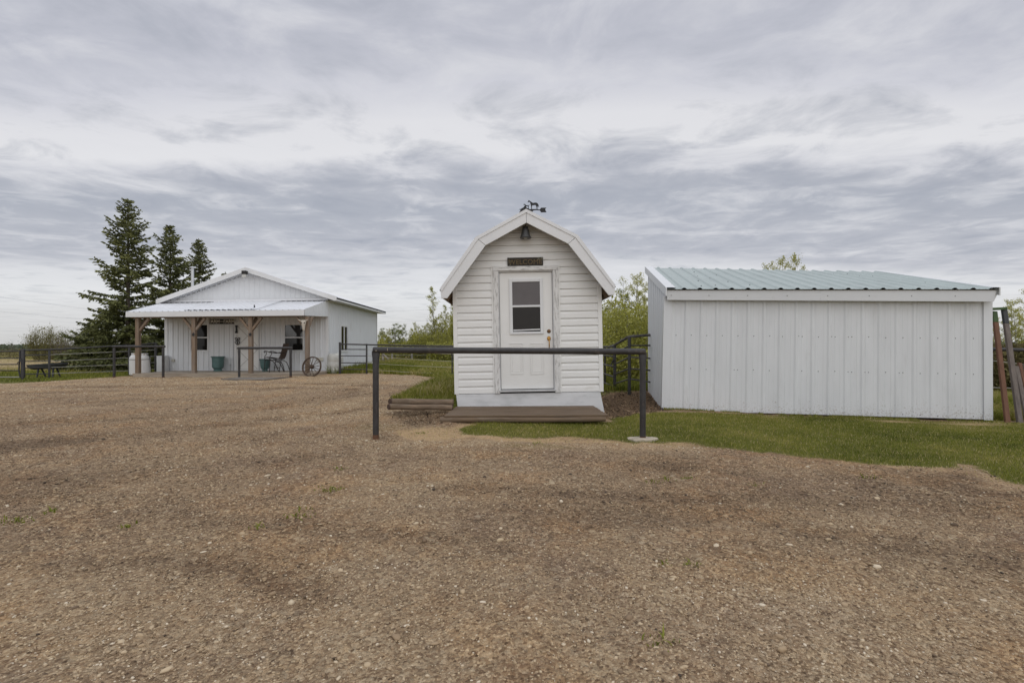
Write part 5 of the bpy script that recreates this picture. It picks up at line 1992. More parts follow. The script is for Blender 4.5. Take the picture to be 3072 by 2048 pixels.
for (pi, px, yt, d, w) in ((2, 1880, 868, 20, 1), (3, 1925, 830, 22, 1), (0, 1935, 845, 20.5, 1), (1, 1862, 900, 18.5, 1), (4, 1835, 905, 18, 1), (0, 1822, 905, 20.5, 1), (4, 1870, 890, 17.5, 1), (1, 1900, 905, 18, 1), (0, 1845, 930, 17.2, 1.1),
                           (4, 1888, 920, 16.8, 1), (3, 1925, 910, 17.2, 1), (1, 1945, 900, 18.6, 1), (0, 1805, 930, 18.8, 1), (0, 1910, 960, 16.2, 1.1), (1, 1865, 975, 16.0, 1.1), (0, 1830, 985, 16.4, 1.1), (4, 1850, 870, 19, 1), (0, 1895, 1000, 15.6, 1.2), (1, 1790, 880, 22, 1), (0, 1765, 900, 21, 1.1), (1, 1735, 910, 22, 1), (0, 1700, 915, 23, 1.1), (3, 1975, 870, 21.5, 1), (0, 2010, 880, 20.5, 1.1), (1, 2060, 890, 21, 1.1), (0, 2120, 890, 20, 1.1), (3, 2180, 870, 21, 1)):
    plant_tree(pi, px, yt, d, LR, GR, wide=w)
GS = 'trees poking over the shed roof'
plant_tree(0, 2330, 776, 19.5, 'leafy aspen top poking over the middle of the shed roof', GS, wide=.9)
plant_tree(0, 2368, 768, 20, 'highest aspen top over the middle of the shed roof', GS, wide=.8)
plant_tree(1, 2415, 790, 20.3, 'thin aspen top nearest the roof end in the clump over the shed roof', GS, wide=.8)
plant_tree(0, 2300, 790, 20.6, 'low leafy aspen top nearest the hut in the clump over the shed roof', GS, wide=.8)
plant_tree(4, 2880, 832, 22, 'nearly bare aspen top over the sloping rake of the shed roof', GS, wide=.9)
plant_tree(4, 2920, 836, 22.5, 'nearly bare treetop nearest the low corner of the shed roof', GS, wide=.9)
plant_tree(4, 2785, 836, 23, 'wispy bare twigs barely showing above the shed roof edge', GS, wide=.5)
GX = 'trees beyond the right end of the shed'
plant_tree(0, 3022, 902, 17, 'light green aspen standing behind the leaning trestle', GX, wide=1.2)
plant_tree(0, 3052, 925, 16.4, 'young leafy aspen seen over the short leaning boards', GX, wide=1.1)
plant_tree(0, 3092, 868, 17.5, 'tall loose topped aspen beyond the short leaning boards', GX, wide=1.1)
plant_tree(0, 3085, 930, 15.8, 'bright leafy aspen low behind the short leaning boards', GX, wide=1.1)
plant_tree(0, 2985, 955, 18, 'aspen half hidden by the shed beside the trestle top', GX, wide=1.1)


# ---- leafless willow clump and a small bare shrub at the left
def bush(name, label, px, d, ytop, wid, seed, nstem, wood, leaf, leafn, cat='bush'):
    rs = random.Random(seed)
    nq = np.random.default_rng(seed)
    x, y, zb = base_at(px, d)
    H = height_to(ytop, d, zb)
    root = thing(name, label, cat, (x, y, zb))
    b = MB()
    L = []
    for i in range(nstem):
        a = rs.uniform(0, 6.28)
        o = rs.random() ** .6
        tip = Vector((math.cos(a) * wid * o, math.sin(a) * wid * .7 * o, H * (1 - .45 * o ** 2) * rs.uniform(.75, 1.03)))
        base = Vector((math.cos(a) * wid * .25 * o, math.sin(a) * wid * .2 * o, -.05))
        pts = [base.lerp(tip, t) + Vector((math.cos(a), math.sin(a), 0)) * wid * .12 * math.sin(math.pi * t) + Vector((rs.gauss(0, .03), rs.gauss(0, .03), 0)) for t in (0, .25, .5, .75, 1)]
        b.tube(pts, [.018, .014, .010, .007, .003], 4, False)
        for k in range(7):
            t = rs.uniform(.35, 1)
            j = min(int(t * 4), 3)
            c = pts[j].lerp(pts[j + 1], t * 4 - j)
            e = c + Vector((rs.gauss(0, .25), rs.gauss(0, .25), rs.uniform(.1, .5)))
            b.tube([c, e], [.006, .002], 3, False)
            for u in range(leafn):
                f_ = rs.random()
                L.append(tuple(c.lerp(e, f_) + Vector((rs.gauss(0, .07), rs.gauss(0, .07), rs.gauss(0, .07)))))
    b.build('stems', M[wood], root, world=False)
    if L:
        pos = np.array(L)
        v, f = quads_cloud(pos, .085 * nq.uniform(.6, 1.3, len(pos)), .6, rs=nq)
        fast_mesh('leaves', v, f, leaf, root, {'tone': np.repeat(np.clip(nq.normal(.5, .2, len(pos)), 0, 1), 4)})
    return root


bush('willow_bush', 'round olive green willow bush behind the feed trough', 135, 40, 974, 1.75, 3, 150, 'twig_olive', OLIVE, 4)
bush('bare_bush', 'leafless grey brown bush between the willow and the spruces', 208, 39, 985, 1.5, 4, 110, 'twig', OLIVE, 1)
bush('bare_sapling', 'small leafless sapling standing alone on the open field', 36, 60, 1014, .5, 6, 14, 'twig', OLIVE, 0, 'sapling')

# ---- masses nobody could count
BRUSH = []


def mass(name, label, cat, boxes, seed, size, m):
    nq = np.random.default_rng(seed)
    allp = []
    for (pxa, pxb, d0, d1, zt, n) in boxes:
        d = nq.uniform(d0, d1, n)
        px = nq.uniform(pxa, pxb, n)
        x = (px - CX) / F * d
        zb = gz_arr(x, d)
        top = zt * (.55 + .75 * fbm(x * .6, d * .6, 3, seed))
        allp.append(np.stack([x, d, zb + top * nq.random(n) ** .8], 1))
    pos = np.concatenate(allp)
    v, f = quads_cloud(pos, size * nq.uniform(.5, 1.4, len(pos)), .6, rs=nq)
    tone = np.clip(.4 + .5 * (fbm(pos[:, 0] * .9, pos[:, 2] * 1.5 + pos[:, 1], 3, seed) - .5) + nq.normal(0, .16, len(pos)), 0, 1)
    o = fast_mesh(name, v, f, m, None, {'tone': np.repeat(tone, 4)})
    return tag(o, label, cat, None, 'stuff')


BROWN = attr_mat('brush_leaf', 'tone', [(0, (.085, .07, .032)), (.5, (.16, .14, .055)), (1, (.24, .225, .085))], .8, .25)
FARG = attr_mat('far_leaf', 'tone', [(0, (.075, .095, .065)), (.5, (.11, .13, .085)), (1, (.15, .17, .11))], .9, .2)  # greyed green, distance haze put into the leaf colour
mass('thicket_undergrowth', 'yellow green undergrowth filling the foot of the thickets behind the hut', 'undergrowth',
     [(1135, 1420, 32.5, 37, 1.8, 12000), (1235, 1420, 32.5, 36, 2.4, 10000), (1280, 1420, 30.5, 33, 1.7, 8000), (1780, 1990, 15.2, 22, 2.6, 17000), (1800, 1990, 14.6, 16.5, 1.1, 5000)], 41, .10, LEAF)
mass('brush', 'brown olive brush growing beyond the pipe fences', 'brush',
     [(-150, 340, 44, 62, 1.1, 9000), (120, 330, 37, 40, .7, 2500), (2930, 3180, 13.2, 17.5, 1.5, 17000), (250, 520, 29, 33, 1.6, 6000)], 42, .12, BROWN)
mass('distant_treeline', 'low hazy tree line along the horizon beyond the field', 'treeline',
     [(-500, 700, 260, 330, 3.4, 9000), (300, 1100, 240, 330, 4.0, 5000), (1050, 2000, 150, 220, 3.5, 6000), (2000, 2800, 150, 220, 3.5, 5000), (2700, 3600, 150, 220, 3.5, 5000)], 43, 1.5, FARG)

# ================================================================== ground
sx_ = np.concatenate([np.array([-600, -420, -300, -220, -160, -120, -90, -70, -55, -45, -38, -32, -28.5]), np.arange(-26, -6, .16), np.arange(-6, 6.5, .05), np.arange(6.5, 15, .12), np.array([16, 18, 21, 25, 30, 38, 50, 70, 100, 150, 230, 350, 600])])
sy_ = np.concatenate([np.array([-40, -15, -6, -2, 0, .7]), np.arange(1.2, 9.5, .045), np.arange(9.5, 26, .12), np.arange(26, 45, .8), np.array([48, 55, 65, 80, 100, 130, 180, 250, 350, 500, 800])])
GXX, GYY = np.meshgrid(sx_, sy_, indexing='xy')
gx, gy = GXX.ravel(), GYY.ravel()
gzv = gz_arr(gx, gy)


def pix(*pts):
    return [on_ground(*p) for p in pts]


LAWN = pix((1362, 1290), (1390, 1298), (1420, 1301), (1480, 1308), (1536, 1309), (1640, 1309), (1760, 1315), (1900, 1324), (2045, 1326), (2156, 1339), (2287, 1358), (2450, 1374), (2548, 1388), (2646, 1397), (2764, 1399),
           (2875, 1394), (2940, 1407), (3005, 1436), (3072, 1455), (3300, 1500)) + [(14, 5.5), (14, 8.6), (9.6, 8.55)] + pix((2972, 1266), (2800, 1262), (2500, 1250), (2250, 1243), (2060, 1237), (1985, 1238), (1925, 1243), (1870, 1252), (1820, 1262), (1600, 1264), (1440, 1271))
BACK = pix((1166, 1194), (1190, 1190), (1240, 1171), (1285, 1157), (1322, 1146), (1327, 1139), (1300, 1131), (1250, 1127), (1180, 1123), (1110, 1119), (1062, 1119.5)) + [(-8.1, 20.6), (-8, 30), (-60, 420), (420, 420), (420, 13), (12, 12.6), (3.6, 12.4), (2.6, 12.0), (1.7, 10.6), (1.6, 8.3), (-.95, 7.86)]
LEFT = pix((-300, 1158), (-100, 1155), (0, 1151), (90, 1147), (180, 1142), (260, 1136.5), (330, 1132), (392, 1127)) + [(-15.2, 19.4), (-15.5, 29), (-15.5, 420), (-420, 420), (-420, 16)]
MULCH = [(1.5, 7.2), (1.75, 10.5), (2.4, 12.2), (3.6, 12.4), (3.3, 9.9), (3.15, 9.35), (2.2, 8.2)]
TAN = pix((1180, 1294), (1240, 1284), (1330, 1280), (1375, 1291), (1450, 1305), (1560, 1312), (1700, 1315), (1880, 1323), (2000, 1330), (1860, 1332), (1700, 1328), (1500, 1325), (1380, 1317), (1290, 1321), (1220, 1316))
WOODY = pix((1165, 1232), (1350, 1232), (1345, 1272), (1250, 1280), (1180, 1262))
dl, db, dlf, dm, dt = [poly_sdf(p, gx, gy) for p in (LAWN, BACK, LEFT, MULCH, TAN)]
dw = poly_sdf(WOODY, gx, gy)
n1 = fbm(gx * 2.2, gy * 2.2, 4, 1) - .5
n2 = fbm(gx * .7, gy * .7, 4, 2) - .5
n3 = fbm(gx * .35, gy * .8, 4, 3) - .5
n4 = fbm(gx * 6, gy * 6, 3, 15) - .5
ss = lambda e0, e1, v: (lambda t: t * t * (3 - 2 * t))(np.clip((v - e0) / (e1 - e0), 0, 1))
grass = np.maximum.reduce([ss(-.03, .05, dl + n1 * .46), ss(-.04, .08, db + n1 * .25), ss(-.1, .25, dlf + n1 * .5)])
straw = np.maximum.reduce([ss(-.42, -.02, dl + n1 * .6) * ss(-.10, .06, n2 + .06) * np.clip(.12 + ss(3.0, 1.8, gx) + np.exp(-((gx - 4.25) / .4) ** 2), 0, 1) * np.clip(.9 + 1.6 * n4, .3, 1), ss(-.05, .10, dt + n1 * .2), ss(-.25, -.02, db + n1 * .3) * .35, ss(-1.2, -.1, dlf + n1) * .5])
far = ss(22, 30, gy)
straw = np.maximum(straw * (1 - grass), far * ss(-.12, .18, n3) * .8)
strip = grass * (dl > -.1) * np.exp(-((gx - 7.0) / .5) ** 2 - ((gy - 8.55) / .22) ** 2) + grass * np.exp(-((gx - 8.3) / .7) ** 2 - ((gy - 8.45) / .22) ** 2) + grass * np.exp(-((gx - 5.0) / .4) ** 2 - ((gy - 8.9) / .12) ** 2)
straw = np.clip(np.maximum(straw, strip), 0, 1)
# bare soil along the shed wall, its dark tone doubling as contact shadow
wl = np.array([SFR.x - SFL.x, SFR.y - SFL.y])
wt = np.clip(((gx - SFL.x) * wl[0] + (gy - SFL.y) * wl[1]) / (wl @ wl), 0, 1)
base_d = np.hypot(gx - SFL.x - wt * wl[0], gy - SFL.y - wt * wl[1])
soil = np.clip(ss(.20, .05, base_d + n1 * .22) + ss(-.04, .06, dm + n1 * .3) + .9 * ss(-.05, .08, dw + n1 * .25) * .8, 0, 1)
fresh = np.clip(ss(9.5, 14, gy) * ss(.5, -.2, dlf * 0 - .1) + np.exp(-((gx + 3.0) / 1.3) ** 2 - ((gy - 8.0) / 2.6) ** 2) * 1.1 + np.exp(-((gy - 5.72 + .05 * gx) / .22) ** 2) * ss(-2.6, -1.4, gx) * ss(3.2, 1.8, gx) + .55 * ss(3.4, 1.8, gy) + .6 * n2, 0, 1)
# compacted wheel tracks sweeping round to the building, and damp or dusty patches
def track(pts, w, a):
    P_ = np.array([on_ground(*p) for p in pts])
    best = np.full_like(gx, 1e9)
    for i in range(len(P_) - 1):
        p, q = P_[i], P_[i + 1]
        e = q - p
        t = np.clip(((gx - p[0]) * e[0] + (gy - p[1]) * e[1]) / (e @ e), 0, 1)
        best = np.minimum(best, np.hypot(gx - p[0] - t * e[0], gy - p[1] - t * e[1]))
    return a * np.exp(-(best / w) ** 2) * np.clip(.75 + 1.5 * n2 + 1.8 * n1 + 1.2 * n4, 0, 1.25)


def patch(px, py, rx, ry, a):
    x0, y0 = on_ground(px, py)
    sx, sy = rx / F * y0, ry * y0 * y0 / (F * HC)
    return a * np.exp(-((gx - x0) / sx) ** 2 - ((gy - y0) / sy) ** 2) * np.clip(.7 + 1.9 * n1 + 1.6 * n2 + 1.2 * n4, 0, 1.3)


trk = np.zeros_like(gx)
for t_ in (track([(-300, 1400), (0, 1345), (420, 1300), (820, 1262), (1100, 1222), (1260, 1180), (1240, 1160), (1060, 1150), (700, 1152), (200, 1160)], .42, 1.0),
           track([(-300, 1290), (200, 1265), (620, 1240), (930, 1205), (1080, 1180), (1040, 1165), (600, 1164), (0, 1180)], .35, .9),
           track([(-300, 1560), (120, 1480), (480, 1420), (760, 1390), (980, 1360)], .30, .75),
           track([(1350, 1462), (1700, 1478), (2100, 1500), (2500, 1470), (2900, 1430)], .16, .9), track([(1750, 1545), (2150, 1560), (2500, 1610), (3072, 1690)], .2, .9), track([(1900, 1395), (2300, 1420), (2700, 1440), (3072, 1490)], .2, .8),
           track([(150, 1690), (480, 1680), (760, 1710), (950, 1770)], .10, .95), track([(1500, 1640), (1150, 1600), (820, 1570), (300, 1530)], .13, .6)):
    trk = np.maximum(trk, t_)
for p_ in ((2700, 1480, 420, 70, .8), (1950, 1540, 420, 45, .7), (650, 1690, 260, 45, .75), (300, 1450, 420, 110, .55), (1250, 1240, 130, 30, .5), (2600, 1640, 500, 60, .45), (900, 1300, 300, 40, .6)):
    trk = np.maximum(trk, patch(*p_))
dust = np.zeros_like(gx)
for p_ in ((250, 1710, 330, 40, .8), (1200, 1450, 380, 60, .55), (2150, 1800, 500, 90, .7), (300, 1225, 380, 16, .8), (2650, 1560, 380, 30, .6), (1700, 1720, 420, 60, .6), (1180, 1270, 170, 60, .9), (700, 1430, 220, 50, .5)):
    dust = np.maximum(dust, patch(*p_))
fresh = np.clip(np.maximum(fresh * .9, dust), 0, 1) * np.clip(1 - .7 * trk, 0, 1)
trk = trk * .62
dark = np.clip(trk + .40 * ss(.03, .22, n2) * ss(3, 5, gy) * ss(14, 9, gy), 0, 1)
moss = np.clip(np.exp(-((gy - 5.62 + .06 * gx) / .10) ** 2) * ss(-.5, .1, gx) * ss(.9, .5, gx) + np.exp(-((gx - 2.3) / .35) ** 2 - ((gy - 5.75) / .12) ** 2) + .7 * np.exp(-((gx + 1.9) / .3) ** 2 - ((gy - 6.7) / .25) ** 2) + .6 * np.exp(-((gx + 11) / 3.5) ** 2 - ((gy - 18.45) / .12) ** 2), 0, 1) * np.clip(.55 + 2.5 * n1, 0, 1)
hard = (1 - grass)
mic = (fbm(gx * 9, gy * 9, 3, 8) - .5) * .030 + (fbm(gx * 3, gy * 3, 3, 9) - .5) * .04 - trk * .012
gzf = gzv + np.where(gy < 26, mic * (hard * .9 + .1), 0) + grass * np.where(gy > 24, (fbm(gx * .3, gy * .3, 3, 12) - .5) * .12, 0)
nxv = len(sx_)
nyv = len(sy_)
idx = np.arange(nxv * nyv).reshape(nyv, nxv)
faces = np.stack([idx[:-1, :-1], idx[:-1, 1:], idx[1:, 1:], idx[1:, :-1]], -1).reshape(-1, 4)
one = np.ones_like(gx)

gm = bpy.data.materials.new('ground')
gm.use_nodes = True
nt = gm.node_tree
Lk = nt.links
bs = nt.nodes['Principled BSDF']
bs.inputs['Roughness'].default_value = .95
bs.inputs['Specular IOR Level'].default_value = .15
tc = nd(nt, 'ShaderNodeTexCoord')
OBJ = tc.outputs['Object']


def noise(scale, detail=5, rough=.6):
    n = nd(nt, 'ShaderNodeTexNoise', i_Scale=float(scale), i_Detail=float(detail), i_Roughness=float(rough))
    Lk.new(OBJ, n.inputs['Vector'])
    return n.outputs['Fac']


def ramp(fac, stops):
    cr = nd(nt, 'ShaderNodeValToRGB')
    e = cr.color_ramp.elements
    while len(e) < len(stops):
        e.new(.5)
    for el, (p, c) in zip(e, stops):
        el.position = p
        el.color = rgba(c)
    Lk.new(fac, cr.inputs[0])
    return cr.outputs[0]


def mix(fac, a, b, mode='MIX'):
    m = nd(nt, 'ShaderNodeMix', data_type='RGBA', blend_type=mode)
    for s, v in (('Factor', fac), ('A', a), ('B', b)):
        if isinstance(v, (int, float)):
            m.inputs[s].default_value = v
        elif isinstance(v, tuple):
            m.inputs[s].default_value = rgba(v)
        else:
            Lk.new(v, m.inputs[s])
    return m.outputs['Result']


def mrange(v, a, b, c=0.0, d=1.0):
    m = nd(nt, 'ShaderNodeMapRange')
    for k, x in (('From Min', a), ('From Max', b), ('To Min', c), ('To Max', d)):
        m.inputs[k].default_value = x
    Lk.new(v, m.inputs['Value'])
    return m.outputs[0]


def mth(op, a, b):
    m = nd(nt, 'ShaderNodeMath', operation=op)
    for i, v in enumerate((a, b)):
        if isinstance(v, (int, float)):
            m.inputs[i].default_value = v
        else:
            Lk.new(v, m.inputs[i])
    return m.outputs[0]


def voro(scale):
    v = nd(nt, 'ShaderNodeTexVoronoi', i_Scale=float(scale), i_Randomness=1.0)
    Lk.new(OBJ, v.inputs['Vector'])
    return v


za = nd(nt, 'ShaderNodeAttribute', attribute_name='zone')
zs_ = nd(nt, 'ShaderNodeSeparateColor')
Lk.new(za.outputs['Color'], zs_.inputs[0])
ta = nd(nt, 'ShaderNodeAttribute', attribute_name='tone')
ts_ = nd(nt, 'ShaderNodeSeparateColor')
Lk.new(ta.outputs['Color'], ts_.inputs[0])
v1, v2 = voro(30), voro(85)
sv1 = nd(nt, 'ShaderNodeSeparateColor')
Lk.new(v1.outputs['Color'], sv1.inputs[0])
sv2 = nd(nt, 'ShaderNodeSeparateColor')
Lk.new(v2.outputs['Color'], sv2.inputs[0])
soilc = ramp(noise(3.2, 8, .65), [(.3, (.24, .155, .092)), (.5, (.33, .222, .132)), (.72, (.41, .29, .175))])
fine = ramp(sv2.outputs[0], [(0, (.055, .037, .023)), (.3, (.19, .126, .076)), (.6, (.36, .248, .147)), (.85, (.56, .41, .245)), (1, (.74, .60, .40))])
stone = ramp(sv1.outputs[1], [(0, (.11, .076, .05)), (.4, (.25, .175, .11)), (.75, (.39, .285, .175)), (1, (.58, .47, .32))])
g = mix(mrange(noise(30, 4), .42, .58, .35, .95), soilc, fine)
g = mix(mth('MULTIPLY', mrange(sv1.outputs[0], .55, .6), mrange(noise(1.4, 5), .35, .6, .25, .8)), g, stone)
freshc = ramp(sv2.outputs[1], [(0, (.13, .083, .046)), (.3, (.34, .23, .135)), (.65, (.54, .40, .24)), (1, (.74, .60, .40))])
g = mix(mth('MULTIPLY', ts_.outputs[1], .8), g, freshc)
g = mix(mth('MULTIPLY', ts_.outputs[0], .8), g, mix(.95, g, (.50, .475, .49), 'MULTIPLY'))
# brown and grey broad stains of the surface
g = mix(mrange(noise(.55, 9, .72), .48, .62, 0, .75), g, mix(1, g, (.74, .715, .77), 'MULTIPLY'))
g = mix(mrange(noise(.9, 8, .7), .48, .62, 0, .8), g, mix(1, g, (1.10, .97, .83), 'MULTIPLY'))
g = mix(mrange(noise(4.5, 6, .7), .52, .66, 0, .55), g, mix(1, g, (.70, .69, .70), 'MULTIPLY'))
g = mix(mth('MULTIPLY', ts_.outputs[2], .8), g, (.16, .13, .03))
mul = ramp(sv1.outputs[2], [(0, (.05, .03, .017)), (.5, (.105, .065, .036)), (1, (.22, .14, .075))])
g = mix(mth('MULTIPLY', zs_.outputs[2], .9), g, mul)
strawc = ramp(noise(60, 5, .7), [(.3, (.32, .20, .105)), (.5, (.56, .38, .215)), (.7, (.74, .56, .34))])
g = mix(mth('MULTIPLY', zs_.outputs[1], mrange(noise(14, 5), .3, .6, .6, 1)), g, strawc)
grc = ramp(noise(9, 6, .7), [(.3, (.095, .095, .022)), (.55, (.155, .15, .036)), (.75, (.23, .20, .07))])
g = mix(mth('MULTIPLY', zs_.outputs[0], mrange(zs_.outputs[1], .3, 1, 1, .25)), g, grc)
Lk.new(g, bs.inputs['Base Color'])
h = mth('ADD', mth('MULTIPLY', v1.outputs['Distance'], -.55), mth('MULTIPLY', v2.outputs['Distance'], -.4))
h = mth('ADD', h, mth('MULTIPLY', noise(90, 4), .5))
bp = nd(nt, 'ShaderNodeBump')
bp.inputs['Strength'].default_value = 1.0
bp.inputs['Distance'].default_value = .03
Lk.new(h, bp.inputs['Height'])
Lk.new(bp.outputs[0], bs.inputs['Normal'])
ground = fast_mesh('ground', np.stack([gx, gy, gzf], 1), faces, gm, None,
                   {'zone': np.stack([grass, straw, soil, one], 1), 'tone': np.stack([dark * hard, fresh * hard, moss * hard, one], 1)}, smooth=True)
tag(ground, None, None, None, 'structure')


# ------------------------------------------------------------------ stones, grass
def ico(sub):
    import bmesh
    bm = bmesh.new()
    bmesh.ops.create_icosphere(bm, subdivisions=sub, radius=1)
    bm.verts.index_update()
    v = np.array([p.co[:] for p in bm.verts])
    f = np.array([[q.index for q in p.verts] for p in bm.faces])
    bm.free()
    return v, f


PEB = attr_mat('pebble', 'tone', [(0, (.07, .052, .038)), (.2, (.16, .112, .072)), (.45, (.29, .205, .126)), (.7, (.41, .305, .19)), (.88, (.52, .41, .27)), (1, (.62, .53, .40))], .85, 0, .25)


def scatter_area(n, y0, y1, rs, wmax=1.3, power=1.0):
    """points in the wedge the yard shows, uniform per square metre"""
    y = np.sqrt(rs.uniform(y0 ** 2, y1 ** 2, n))
    x = rs.uniform(-1, 1, n) * y * wmax
    return x, y


def ground_z(x, y):
    m = (fbm(x * 9, y * 9, 3, 8) - .5) * .030 + (fbm(x * 3, y * 3, 3, 9) - .5) * .04
    return gz_arr(x, y) + m * .9


def pebbles(n, y0, y1, smin, smax, sub, seed, p=2.2):
    rs = np.random.default_rng(seed)
    x, y = scatter_area(n, y0, y1, rs)
    ok = (poly_sdf(LAWN, x, y) < .0) & (poly_sdf(BACK, x, y) < .02) & (poly_sdf(LEFT, x, y) < .05) & (poly_sdf(MULCH, x, y) < .1)
    ok &= (poly_sdf(TAN, x, y) < .0) | (rs.random(n) < .12)
    ok &= (poly_sdf(LAWN, x, y) < -.16) | (rs.random(n) < np.where(x < 2.5, .30, .7))
    ok &= ~((x > SFL.x - .1) & (y > 8.7)) & ~((y > 18.55) & (x < -7.9)) & ~((x > -1.1) & (x < 1.55) & (y > 6.95))
    ix = np.clip(np.searchsorted(sx_, x), 0, nxv - 1)
    iy = np.clip(np.searchsorted(sy_, y), 0, nyv - 1)
    fr_v, dk_v = fresh.reshape(nyv, nxv)[iy, ix], dark.reshape(nyv, nxv)[iy, ix]
    ok &= rs.random(n) < (.18 + 1.0 * fbm(x * 1.1, y * 1.6, 4, seed + 5)) * (.75 + .9 * fr_v - .25 * dk_v)
    x, y, fr_v, dk_v = x[ok], y[ok], fr_v[ok], dk_v[ok]
    n = len(x)
    s = smin + (smax - smin) * rs.random(n) ** p * rs.random(n)
    V, Fc = ico(sub)
    k = len(V)
    ang = rs.uniform(0, 6.28, n)
    ax = s[:, None] * np.stack([rs.uniform(.8, 1.5, n), rs.uniform(.6, 1.0, n), rs.uniform(.35, .75, n)], 1)
    jit = 1 + rs.normal(0, .11 if sub > 1 else .16, (n, k, 1))
    L = V[None] * jit * ax[:, None, :]
    tl = rs.normal(0, .25, n)
    ca, sa = np.cos(ang)[:, None], np.sin(ang)[:, None]
    ct, st = np.cos(tl)[:, None], np.sin(tl)[:, None]
    yy, zz = L[..., 1] * ct - L[..., 2] * st, L[..., 1] * st + L[..., 2] * ct
    X = L[..., 0] * ca - yy * sa + x[:, None]
    Y = L[..., 0] * sa + yy * ca + y[:, None]
    Z = zz + (ground_z(x, y) + ax[:, 2] * rs.uniform(-.25, .5, n))[:, None]
    tone = np.clip(rs.normal(.52, .23, n) + .22 * fr_v - .20 * dk_v + .15 * (fbm(x * .8, y * .8, 3, 77) - .5), 0, 1)
    v = np.stack([X, Y, Z], -1).reshape(-1, 3)
    f = (Fc[None] + (np.arange(n) * k)[:, None, None]).reshape(-1, 3)
    return v, f, np.repeat(tone, k)


parts = [pebbles(5200, 1.4, 6, .005, .021, 2, 51, 1.6), pebbles(75000, 1.3, 3.8, .0022, .010, 1, 52, 1.5), pebbles(110000, 3.5, 8, .004, .0155, 1, 53, 1.4), pebbles(110000, 7.5, 18.6, .007, .024, 1, 54, 1.4)]
vo, vs, fs, ts = 0, [], [], []
for (v, f, t) in parts:
    vs.append(v)
    fs.append(f + vo)
    ts.append(t)
    vo += len(v)
tag(fast_mesh('gravel', np.concatenate(vs), np.concatenate(fs), PEB, None, {'tone': np.concatenate(ts)}, smooth=True), 'loose tan and brown gravel stones over the driveway', 'gravel', None, 'stuff')

BLADE = attr_mat('blade', 'tone', [(0, (.065, .085, .011)), (.3, (.16, .185, .024)), (.55, (.265, .265, .045)), (.75, (.42, .355, .12)), (1, (.66, .54, .34))], .6, .3)


def blades(x, y, z, h, w, tone, rs, lean=.45):
    n = len(x)
    a = rs.uniform(0, 6.28, n)
    l = rs.normal(0, lean, n) * h
    b = rs.uniform(0, 6.28, n)
    dx, dy = np.cos(a) * w / 2, np.sin(a) * w / 2
    lx, ly = np.cos(b) * l, np.sin(b) * l
    base = np.stack([x, y, z - .01], 1)
    wv = np.stack([dx, dy, np.zeros(n)], 1)
    midp = base + np.stack([lx * .35, ly * .35, h * .6], 1)
    tip = base + np.stack([lx, ly, h * .95], 1)
    v = np.stack([base - wv, base + wv, midp + wv * .8, midp - wv * .8, tip], 1).reshape(-1, 3)
    o = (np.arange(n) * 5)[:, None]
    f = np.concatenate([o + np.array([[0, 1, 2]]), o + np.array([[0, 2, 3]]), o + np.array([[3, 2, 4]])], 1).reshape(-1, 3)
    return v, f, np.repeat(np.clip(tone, 0, 1), 5)


def field(name, label, groups, seed):
    vs, fs, ts = [], [], []
    vo = 0
    for gfun in groups:
        rs = np.random.default_rng(seed + len(vs))
        x, y, z, h, w, tone, lean = gfun(rs)
        v, f, t = blades(x, y, z, h, w, tone, rs, lean)
        vs.append(v)
        fs.append(f + vo)
        ts.append(t)
        vo += len(v)
    return tag(fast_mesh(name, np.concatenate(vs), np.concatenate(fs), BLADE, None, {'tone': np.concatenate(ts)}), label, 'grass', None, 'stuff')


def lawn_g(rs):
    n = 300000
    x = rs.uniform(-1.3, 13, n)
    y = rs.uniform(3.0, 9.5, n)
    dd = poly_sdf(LAWN, x, y) + (fbm(x * 2.2, y * 2.2, 4, 1) - .5) * .46 + rs.normal(0, .03, n)
    keep = (dd > .16 * rs.random(n) ** 1.5 - .05) & (rs.random(n) < np.where(x < y * 1.2, 1, .55)) | ((dd > -.2) & (rs.random(n) < .035))
    x, y, dd = x[keep], y[keep], dd[keep]
    p = fbm(x * .9, y * 1.4, 4, 21)
    q = fbm(x * 5, y * 7, 3, 22)
    tone = .38 + .75 * (p - .5) + .25 * (q - .5) + rs.normal(0, .12, len(x)) + .18 * np.exp(-np.maximum(dd, 0) / .05) * (x > 4.6) * (x < 40)
    tone = np.where(rs.random(len(x)) < .13, rs.uniform(.6, .95, len(x)), tone)
    bare = np.exp(-((x - 7.0) / .5) ** 2 - ((y - 8.55) / .22) ** 2) + np.exp(-((x - 8.3) / .7) ** 2 - ((y - 8.45) / .22) ** 2) + np.exp(-((x - 5.0) / .4) ** 2 - ((y - 8.9) / .12) ** 2)
    tone = tone + bare * .4
    h = rs.uniform(.020, .050, len(x)) * (1 + .45 * np.exp(-((dd - .16) / .12) ** 2) * (fbm(x * 1.1, y * 1.1, 3, 44) > .5)) * np.clip(.55 + dd * 4, .5, 1) * (1 - .6 * np.clip(bare, 0, 1))
    return x, y, gz_arr(x, y), h, rs.uniform(.004, .0075, len(x)), tone, .5


def wall_foot_g(rs):
    n = 5200
    t = rs.random(n)
    o = rs.random(n) ** 1.6 * .16 + .03
    x = SFL.x + (SFR.x - SFL.x) * t + SEN.x * o
    y = SFL.y + (SFR.y - SFL.y) * t + SEN.y * o
    keep = fbm(t * 22, t * 0 + 1.5, 4, 61) > .47
    x, y = x[keep], y[keep]
    return x, y, gz_arr(x, y), rs.uniform(.015, .06, len(x)), rs.uniform(.005, .008, len(x)), rs.normal(.42, .2, len(x)), .7


